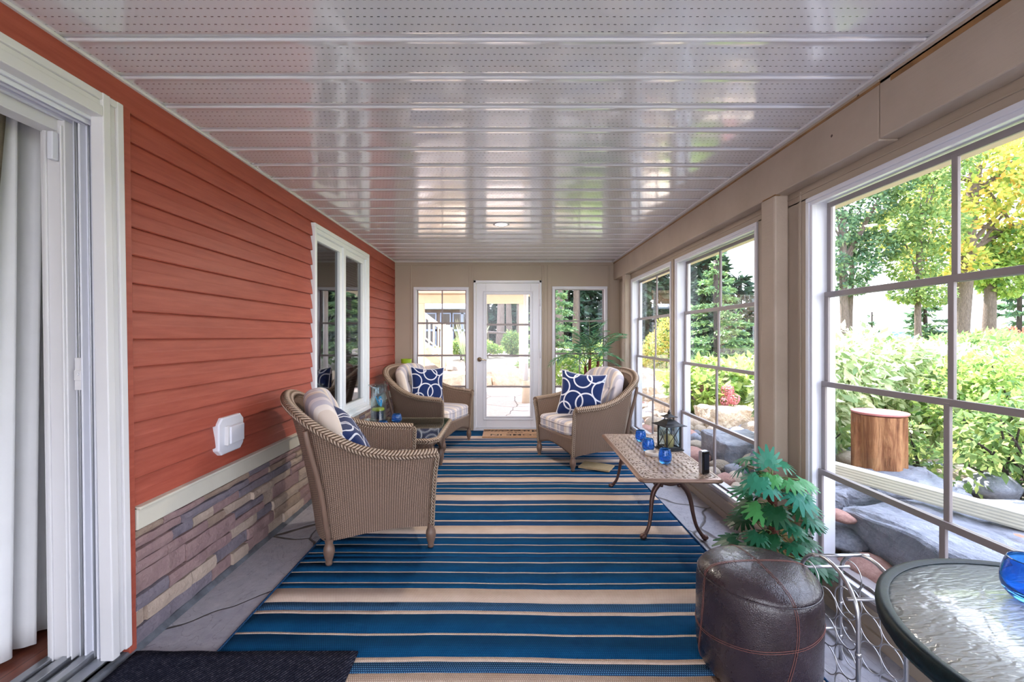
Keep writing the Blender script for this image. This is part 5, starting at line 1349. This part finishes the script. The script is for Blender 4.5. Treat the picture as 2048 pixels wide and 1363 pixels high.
def conifer(x,y,h,r,n,L,mat,label,seed,group=None,skirt=.06,tiers=14,name='conifer',trunkr=.07,z0=None):
    g=np.random.default_rng(seed); z0=gh(x,y)-.03 if z0 is None else z0
    root=empty(name,(x,y,z0),label,'tree',group=group)
    trunkmb(x,y,z0,h*.96,trunkr*r,(0,0),seed).build('trunk',M['barkd'],root,world=True)
    # branches on whorls
    nb=int(tiers*9); bt=np.sort(g.uniform(0,1,nb))**1.15; bt=np.round(bt*tiers)/tiers*.9+bt*.1; ba=g.uniform(0,2*PI,nb); bl=r*(1-bt)**.85*g.uniform(.78,1.12,nb)+.04*r
    k=g.choice(nb,n,p=bl/bl.sum()); s=np.sqrt(g.uniform(.03,1,n)); zb=z0+h*(skirt+(1-skirt)*bt[k])
    rad=bl[k]*s; ang=ba[k]+g.normal(0,.10,n)*(1.2-s*.5)
    zz=zb-rad*.28+ .10*rad*s + g.normal(0,.02*h*.5,n)*.6
    P=np.stack([x+rad*np.cos(ang),y+rad*np.sin(ang),zz],1)
    D=np.stack([np.cos(ang+g.normal(0,.7,n)),np.sin(ang+g.normal(0,.7,n)),g.normal(-.05,.35,n)],1)
    leafobj('crown',P,D,g.uniform(.7,1.3,n)*L,mat,root,wr=.38,seed=seed); return root
# dark forest behind the back wall
fg=random.Random(40); pos=[(-9.5,33),(-6.5,35),(-3.8,34),(-1.3,31),(1.6,33),(4.1,30),(6.2,33),(8.2,28),(10.4,31),(12.0,27),(13.4,31),(-12.5,36),(2.9,36),(-.2,36),(9.3,35),(15.2,29)]
fl_=['dark conifer of the wood behind the neighbouring house','dark conifer of the wood behind the porch door','dark conifer of the wood behind the palm and spruce']
for i,(x,y) in enumerate(pos):
    h=fg.uniform(11,14) if x<9 else max(5.6,11-.75*(x-8)); k=0 if x<-2 else (1 if x<2.5 else 2)
    conifer(x,y,h,2.6,5200,.62,M['lf_dark'],fl_[k],100+i,group=['conifers behind the neighbouring house','conifers behind the door view','conifers behind the palm'][k],skirt=.0,tiers=20)
conifer(15.8,33,8.8,1.1,1500,.5,M['lf_dark'],'slim dark conifer standing alone against the sky behind the tall middle window',131,tiers=12)
for i,(x,y,r,lab) in enumerate(((-.30,19.6,.16,'bare forest trunk nearest the door handle side of the glass'),(.10,20.6,.13,'middle bare forest trunk seen through the door glass'),(.62,21.5,.15,'bare forest trunk beside the cream post in the door glass'),(-1.05,23,.14,'bare forest trunk at the door frame edge'),(2.5,21,.2,'bare forest trunk behind the spruce beside the palm'),(3.6,23,.15,'thin forest trunk behind the palm'))):
    tr=empty('forest_trunk',(x,y,gh(x,y)),lab,'tree'); trunkmb(x,y,gh(x,y)-.1,9,r,(.1*(-1)**i,0),i).build('trunk',M['bark'],tr,world=True)
    gg=np.random.default_rng(60+i); n=700; P=np.stack([x+gg.normal(0,.9,n),y+gg.normal(0,.9,n),gg.uniform(5,9.3,n)],1); leafobj('crown',P,gg.normal(size=(n,3)),.4,M['lf_dark'],tr,seed=i)
lg=MB(); lg.tube([(-1.2,17.5,1.55),(.9,18.5,1.45)],.05,8); tag(lg.build('fallen_log',M['bark']),'pale fallen log lying across the slope behind the door glass','log')
# spruces
conifer(5.75,12.2,3.6,1.35,9000,.13,M['lf_spruce'],'bright green spruce tree behind the hydrangea bed',200,tiers=16,skirt=.02)
conifer(1.35,13.2,3.9,1.0,6000,.13,M['lf_spruce'],'bright green spruce at the patio end beside the palm window',201,tiers=16,skirt=.02)
conifer(13.3,16.2,2.35,.55,1500,.14,M['lf_cedar'],'small thin conifer against the lake',202,tiers=9)
for i,(x,y,h) in enumerate(((26.5,23,5.2),(29.5,24,5.0),(24.0,25.5,4.2),(32,26,6))): conifer(x,y,h,1.9,3600,.32,M['lf_cedar'],'hazy green pine beyond the shrubs near the lake, past the yellow maple',210+i,group='hazy pines by the lake',tiers=12)
# lakeside trees
deciduous(20.2,20,9,.33,(.9,0),[(18.4,20,6.3,2.0,2,1.3),(20.5,19.5,8.2,2.3,2,1.5),(22.8,20,7.4,2.2,2,1.3),(17.8,20.5,9.3,1.5,2,1.2),(21.5,20,11,2.6,2,1.6),(24.4,19.5,9.4,1.8,2,1.4),(19.6,20,4.7,1.5,1.5,.7),(23.4,20,5.4,1.5,1.6,.6),(26,20,11.5,2,2,1.3),(25.5,20,7.3,1.3,1.5,.7)],12500,.27,M['lf_maple'],'tall yellowing maple with a stout grey trunk behind the large window',301,branches=10)
deciduous(13.7,18,6.5,.17,(-.1,0),[(13.2,18,5.7,.9,.9,.7),(14.4,18,6.6,1.0,.9,.7),(13.4,18.3,7.4,1.0,1,.6),(14.8,18,5.0,.9,.9,.6),(12.9,18,4.3,.7,.8,.5),(14.0,18,4.1,.9,.9,.5),(15.2,17.6,7.5,.8,.8,.6),(13.9,18,3.3,.6,.6,.25)],6800,.17,M['lf_cedar'],'blue-green lakeside tree with twin dark trunks at the window edge',302,branches=8)
deciduous(14.05,18.3,4.5,.13,(.15,0),[(14.3,18.3,5.2,.6,.6,.5)],500,.17,M['lf_cedar'],'second slim dark trunk close beside the blue-green lakeside tree',303,branches=2)
deciduous(16.2,17.5,6.5,.12,(0,0),[(16,17.5,4.2,.9,.9,.7),(16.7,17.4,5.6,1.1,1,.8),(15.4,17.6,5.7,.8,.9,.7),(16.3,17.5,7.1,1.2,1,.8),(16.6,17.5,3.0,.8,.8,.4),(15.7,17.4,3.1,.6,.7,.4),(17.2,17.5,8.2,1.1,1,.7)],7000,.17,M['lf_green'],'slender green tree between the blue-green tree and the yellow maple',304,branches=8)
deciduous(22.2,20.5,5,.28,(.1,0),[(21.9,20.5,4.6,1.2,1,.8),(23.0,20.5,4.0,1.0,1,.8),(22.6,20,5.5,1.0,1,.7)],4500,.22,M['lf_yellow'],'yellow-green tree with a thick trunk beyond the window mullion',305,branches=5)
# shrubs
def shrub(x,y,blo,n,L,mat,label,seed,wr=.4,name='shrub',stems=8,z0=None,cat='shrub',droop=0,tonefn=None):
    g=np.random.default_rng(seed); z0=gh(x,y) if z0 is None else z0; root=empty(name,(x,y,z0),label,cat); rr_=random.Random(seed); t=MB()
    for k in range(stems):
        c=blo[rr_.randrange(len(blo))]; q=Vector((c[0]+rr_.uniform(-.8,.8)*c[3],c[1]+rr_.uniform(-.8,.8)*c[4],c[2]+rr_.uniform(-.3,.7)*c[5])); p=Vector((x+rr_.uniform(-.15,.15),y+rr_.uniform(-.15,.15),z0-.02))
        t.tube(catmull([p,p.lerp(q,.5)+Vector((rr_.uniform(-.08,.08),rr_.uniform(-.08,.08),.05)),q],5),[.014*(1-.07*i) for i in range(11)],5)
    t.build('stems',M['barkd'],root,world=True)
    P,D=blobs(g,[b[:3] for b in blo],[b[3:6] for b in blo],n); D[:,2]-=droop; leafobj('foliage',P,D,g.uniform(.7,1.3,n)*L,mat,root,wr=wr,seed=seed,fold=.2,tonefn=tonefn); return root
shrub(3.35,4.3,[(3.0,4.1,1.0,.45,.4,.33),(3.5,4.4,1.15,.5,.5,.30),(3.9,4.3,.95,.5,.5,.35),(3.1,4.6,.75,.5,.4,.4),(3.6,4.0,.7,.4,.4,.35),(2.75,4.0,.7,.3,.35,.33),(4.35,4.5,.95,.4,.4,.3)],9500,.10,M['lf_varieg'],'large variegated cream and green shrub behind the tree stump',401,wr=.42,droop=.3)
shrub(4.0,3.6,[(3.75,3.5,.85,.42,.4,.34),(4.3,3.6,.95,.5,.5,.36),(4.9,3.8,.95,.5,.5,.35),(4.1,3.9,.75,.5,.4,.4),(5.4,4.2,.9,.5,.5,.4)],11000,.055,M['lf_yellow'],'fine-leaved yellow-green bush beyond the variegated shrub',402,wr=.5,stems=16)
shrub(3.25,2.75,[(3.1,2.8,.75,.22,.2,.24),(3.45,2.9,.7,.3,.25,.3),(3.75,2.9,.85,.3,.3,.3),(3.0,2.95,.5,.15,.15,.15),(3.5,2.7,.45,.25,.2,.15)],1700,.075,M['lf_green'],'open leafy bush with dark bare stems behind the drain pipe',403,wr=.45,stems=14)
shrub(2.98,3.28,[(2.95,3.3,.62,.12,.12,.14),(3.05,3.35,.45,.15,.15,.12)],450,.06,M['lf_green'],'small green sprig leaning across the tree stump',404,stems=4)
shrub(2.45,3.65,[(2.4,3.65,.45,.2,.15,.14),(2.6,3.7,.55,.2,.2,.15)],350,.085,M['lf_green'],'low green leaves in the shade before the variegated shrub',405,stems=4)
shrub(3.45,7.1,[(3.15,7.0,.50,.38,.35,.26),(3.7,7.2,.62,.42,.4,.30),(3.3,7.4,.72,.4,.4,.28),(4.0,7.5,.72,.35,.4,.28),(2.85,7.3,.62,.25,.3,.25)],3600,.13,M['lf_hyd'],'yellow-green hydrangea bush carrying pink and purple flower heads',406,wr=.55)
shrub(4.4,6.9,[(4.5,6.8,.55,.4,.4,.32),(4.9,7.2,.7,.4,.4,.35),(4.2,6.3,.35,.3,.3,.22)],3000,.08,M['lf_yellow'],'sunlit pale shrub beside the hydrangea near the window post',407,wr=.4)
shrub(4.9,14.0,[(4.9,14,1.0,.6,.5,.5),(5.1,14,1.6,.4,.4,.4),(4.5,13.8,.7,.5,.5,.4)],3000,.12,M['lf_maple'],'yellowing shrub outside the window nearest the palm',408)
shrub(1.75,9.2,[(1.6,9.2,.75,.4,.35,.35),(2.1,9.3,.95,.35,.4,.35),(1.25,9.3,.6,.25,.3,.3),(1.9,9.4,.4,.5,.4,.3)],3600,.10,M['lf_yellow'],'lime green shrub outside the window behind the palm',409)
shrub(-1.45,15.2,[(-1.55,15.2,1.0,.4,.35,.25),(-1.15,15.2,.85,.3,.3,.2)],1800,.11,M['lf_green'],'low green shrub beyond the short cream post',410)
shrub(.25,16.4,[(.2,16.4,1.15,.35,.35,.4),(.4,16.5,.85,.3,.3,.3)],2200,.11,M['lf_green'],'green bush beside the post in the door glass',411)
shrub(-.75,15.8,[(-.8,15.8,1.0,.4,.3,.2),(-.4,15.9,.9,.3,.3,.12)],1500,.10,M['lf_yellow'],'yellow-green ground plant seen low in the door glass',412)
shrub(7.5,7.5,[(7.0,7.0,.95,.8,.7,.42),(8.2,7.8,.95,.9,.8,.45),(9.4,8.6,.95,.9,.8,.5),(6.4,7.6,.85,.7,.7,.4),(10.6,9.6,.95,.9,.9,.5)],9000,.12,M['lf_green'],'long green hedge between the yellow bush and the lake',413,stems=10)
shrub(13.2,12.4,[(12.4,12.0,.7,1.1,.8,.6),(14.2,12.8,.8,1.1,.8,.6),(16.0,13.5,.8,1.1,.9,.6)],5000,.16,M['lf_cedar'],'dark green shrub row in front of the hazy pines',414,stems=8)
shrub(5.2,5.6,[(5.2,5.6,.85,.6,.5,.4),(5.9,6.0,.9,.6,.5,.4),(6.3,5.4,.85,.6,.6,.4)],5000,.085,M['lf_varieg'],'second cream-edged shrub behind the large variegated one',415,wr=.42)
shrub(17.5,16.0,[(16.9,15.8,1.1,.8,.6,.35),(18.3,16.2,1.2,.8,.6,.4)],1800,.18,M['fl_red'],'reddish autumn shrub near the lake at the picture edge',416,stems=6)
# ornamental grass plume
t=[];D_=[];g=random.Random(9)
for k in range(160):
    a=g.uniform(0,6.28); t.append((-1.25+.08*math.cos(a),14.4+.08*math.sin(a),.5)); D_.append((.28*math.cos(a)+.1,.28*math.sin(a),1))
gr=empty('ornamental_grass',(-1.25,14.4,.5),'tall pale ornamental grass beyond the short cream post','plant'); leafobj('blades',t,D_,[g.uniform(.8,1.5) for _ in t],M['lf_varieg'],gr,wr=.03,seed=2)
# flower heads
def flower(x,y,z,r,mat,label,seed):
    g=np.random.default_rng(seed); root=empty('hydrangea_flower',(x,y,z),label,'flower',group='hydrangea flower heads')
    n=220; d=g.normal(size=(n,3)); d/=np.linalg.norm(d,axis=1,keepdims=True); P=d*r*.9; T_=np.cross(d,g.normal(size=(n,3)))
    leafobj('petals',P,T_+d*.4,r*.36,mat,root,wr=.95,seed=seed,world=False)
    t=MB(); t.tube([(0,0,-r*.3),(.01,.02,-.25)],.006,5); t.build('stalk',M['stem'],root)
for i,(px,py,Y,r,mt_,lab) in enumerate(((1383,790,6.9,.075,'fl_purple','purple hydrangea head lowest on the bush'),(1455,780,6.6,.085,'fl_pink','pink hydrangea head, higher of the pair near the post'),(1467,797,6.5,.085,'fl_pink','pink hydrangea head at the lower end of the pair near the post'),(1450,801,6.55,.07,'fl_pink','smaller pink hydrangea head under the pair'),(1406,776,7.0,.07,'fl_pink','pink hydrangea head beside the purple one'))):
    flower((px-1013)*Y/890,Y,1.367-(py-672)*Y/890,r,M[mt_],lab,500+i)
# ---- stump
sp_=empty('tree_stump',(2.64,3.15,gh(2.64,3.15)-.02),'tall weathered tree stump with a pinkish plate on top, behind the drain pipe','stump')
stm=NT('stump_wood'); stm.set(.9,spec=.15); co=stm.coord('Object',scale=(1,1,.13)); f=stm.noise(co,16,7,.65,.6)
stm.col(stm.ramp(f,[(.28,srgb(64,46,38)),(.45,srgb(146,98,70)),(.6,srgb(190,140,100)),(.78,srgb(120,84,66))])); stm.bump(f,1,.04)
t=MB()
def stf(u,v):
    a=2*PI*u; r=.155*(1+.16*max(0,.25-v)/.25)*(1+.06*math.sin(a*3+1)+.05*math.sin(a*7+v)+.03*math.sin(a*13+2*v)); return (r*math.cos(a),r*math.sin(a),v*.62)
t.grid(stf,64,16,0,closeu=True); t.prism([stf(k/32,1)[:2] for k in range(32)],.60,.62); t.build('stump_body',stm.mat,sp_)
t=MB(); t.lathe([(0,.622),(.14,.622),(.160,.628),(.165,.64),(.15,.642),(.145,.632),(0,.63)],n=36); t.build('plate',M['red'],sp_)
# ---- drain pipe lying on slab
A_=Vector((2.02,3.28,.50)); B_=Vector((2.60,2.19,.445)); dd=(B_-A_).normalized(); sd=dd.cross(Vector((0,0,1))).normalized(); up=sd.cross(dd)
t=MB(); prof=[]; w2,h2=.034,.047
pf2=[]
for s0,s1,nn in (((-1,-1),(1,-1),8),((1,-1),(1,1),11),((1,1),(-1,1),8),((-1,1),(-1,-1),11)):
    for k in range(nn):
        u=k/nn; a=s0[0]+(s1[0]-s0[0])*u; b=s0[1]+(s1[1]-s0[1])*u; rib=-.003 if (k%2 and 0<k<nn) else 0
        if k==0: a*=.86; b*=.9
        nx_=1 if s0[0]==s1[0] else 0
        pf2.append((a*(w2+(rib if nx_ else 0)),b*(h2+(0 if nx_ else rib))))
n=len(pf2); vs=[]
for k in range(9):
    c_=A_.lerp(B_,k/8)
    for a,b in pf2: vs.append(c_+sd*a+up*b)
t.add(vs,[(k*n+i,k*n+(i+1)%n,(k+1)*n+(i+1)%n,(k+1)*n+i) for k in range(8) for i in range(n)]+[tuple(8*n+i for i in range(n)),tuple(reversed(range(n)))],0)
o=t.build('drain_pipe',M['pipe']); tag(o,'cream ribbed vinyl downspout pipe lying along the granite slab','pipe')
# fallen leaves
for i,(x,y,z,lab) in enumerate(((2.42,2.12,.42,'single dry tan leaf lying on the granite slab'),(3.0,2.98,.40,'dry yellow leaf on the soil below the stump'),(2.9,3.05,.40,'rust coloured leaf on the soil beside the stump'))):
    o=leafobj('fallen_leaf',[(0,0,0),(0,0,0)],[(1,.3,.1),(1,-.4,.15)],[.05,.045],M['fl_red'],None,wr=.6,seed=i,world=False); o.location=(x,y,z); tag(o,lab,'leaf')
# lavender ground cover

# ================================================================== LIGHT
w=bpy.data.worlds.new('World'); SC.world=w; w.use_nodes=True; nt=w.node_tree; bg=nt.nodes['Background']
tc=nt.nodes.new('ShaderNodeTexCoord'); sep=nt.nodes.new('ShaderNodeSeparateXYZ'); nt.links.new(tc.outputs['Generated'],sep.inputs[0])
rp=nt.nodes.new('ShaderNodeValToRGB'); rp.color_ramp.elements[0].position=.0; rp.color_ramp.elements[0].color=(.90,.92,1,1); rp.color_ramp.elements[1].position=.9; rp.color_ramp.elements[1].color=(.66,.76,1,1)
nt.links.new(sep.outputs[2],rp.inputs[0]); nt.links.new(rp.outputs[0],bg.inputs[0]); bg.inputs[1].default_value=3.0
sun=bpy.data.lights.new('sun','SUN'); sun.energy=10; sun.angle=R(1.0); sun.color=(1,.92,.88)
so=bpy.data.objects.new('sun',sun); COL.objects.link(so); so.location=(-5,15,20)
dirv=Vector((.30,-.78,-1.05)); so.rotation_euler=dirv.to_track_quat('-Z','Y').to_euler()
for (x,y,e) in ((-.05,4.30,14),):
    l=bpy.data.lights.new('downlight','AREA'); l.shape='DISK'; l.size=.1; l.energy=e; l.color=(1,.88,.74); lo=bpy.data.objects.new('downlight',l); COL.objects.link(lo); lo.location=(x,y,ZC-.012)
cam=bpy.data.cameras.new('camera'); cam.sensor_width=36; cam.lens=890/2048*36; cam.shift_x=11/2048; cam.shift_y=-9.5/2048; cam.clip_start=.05; cam.clip_end=2000
co_=bpy.data.objects.new('camera',cam); COL.objects.link(co_); co_.location=(0,0,1.367); co_.rotation_euler=(R(90),0,0); SC.camera=co_
vsn=SC.view_settings; SC.display_settings.display_device='sRGB'; vsn.view_transform='Standard'; vsn.look='None'; vsn.gamma=1; vsn.use_curve_mapping=False; vsn.exposure=1.3
SC.cycles.max_bounces=10; SC.cycles.diffuse_bounces=5; SC.cycles.transparent_max_bounces=16; SC.cycles.sample_clamp_indirect=8
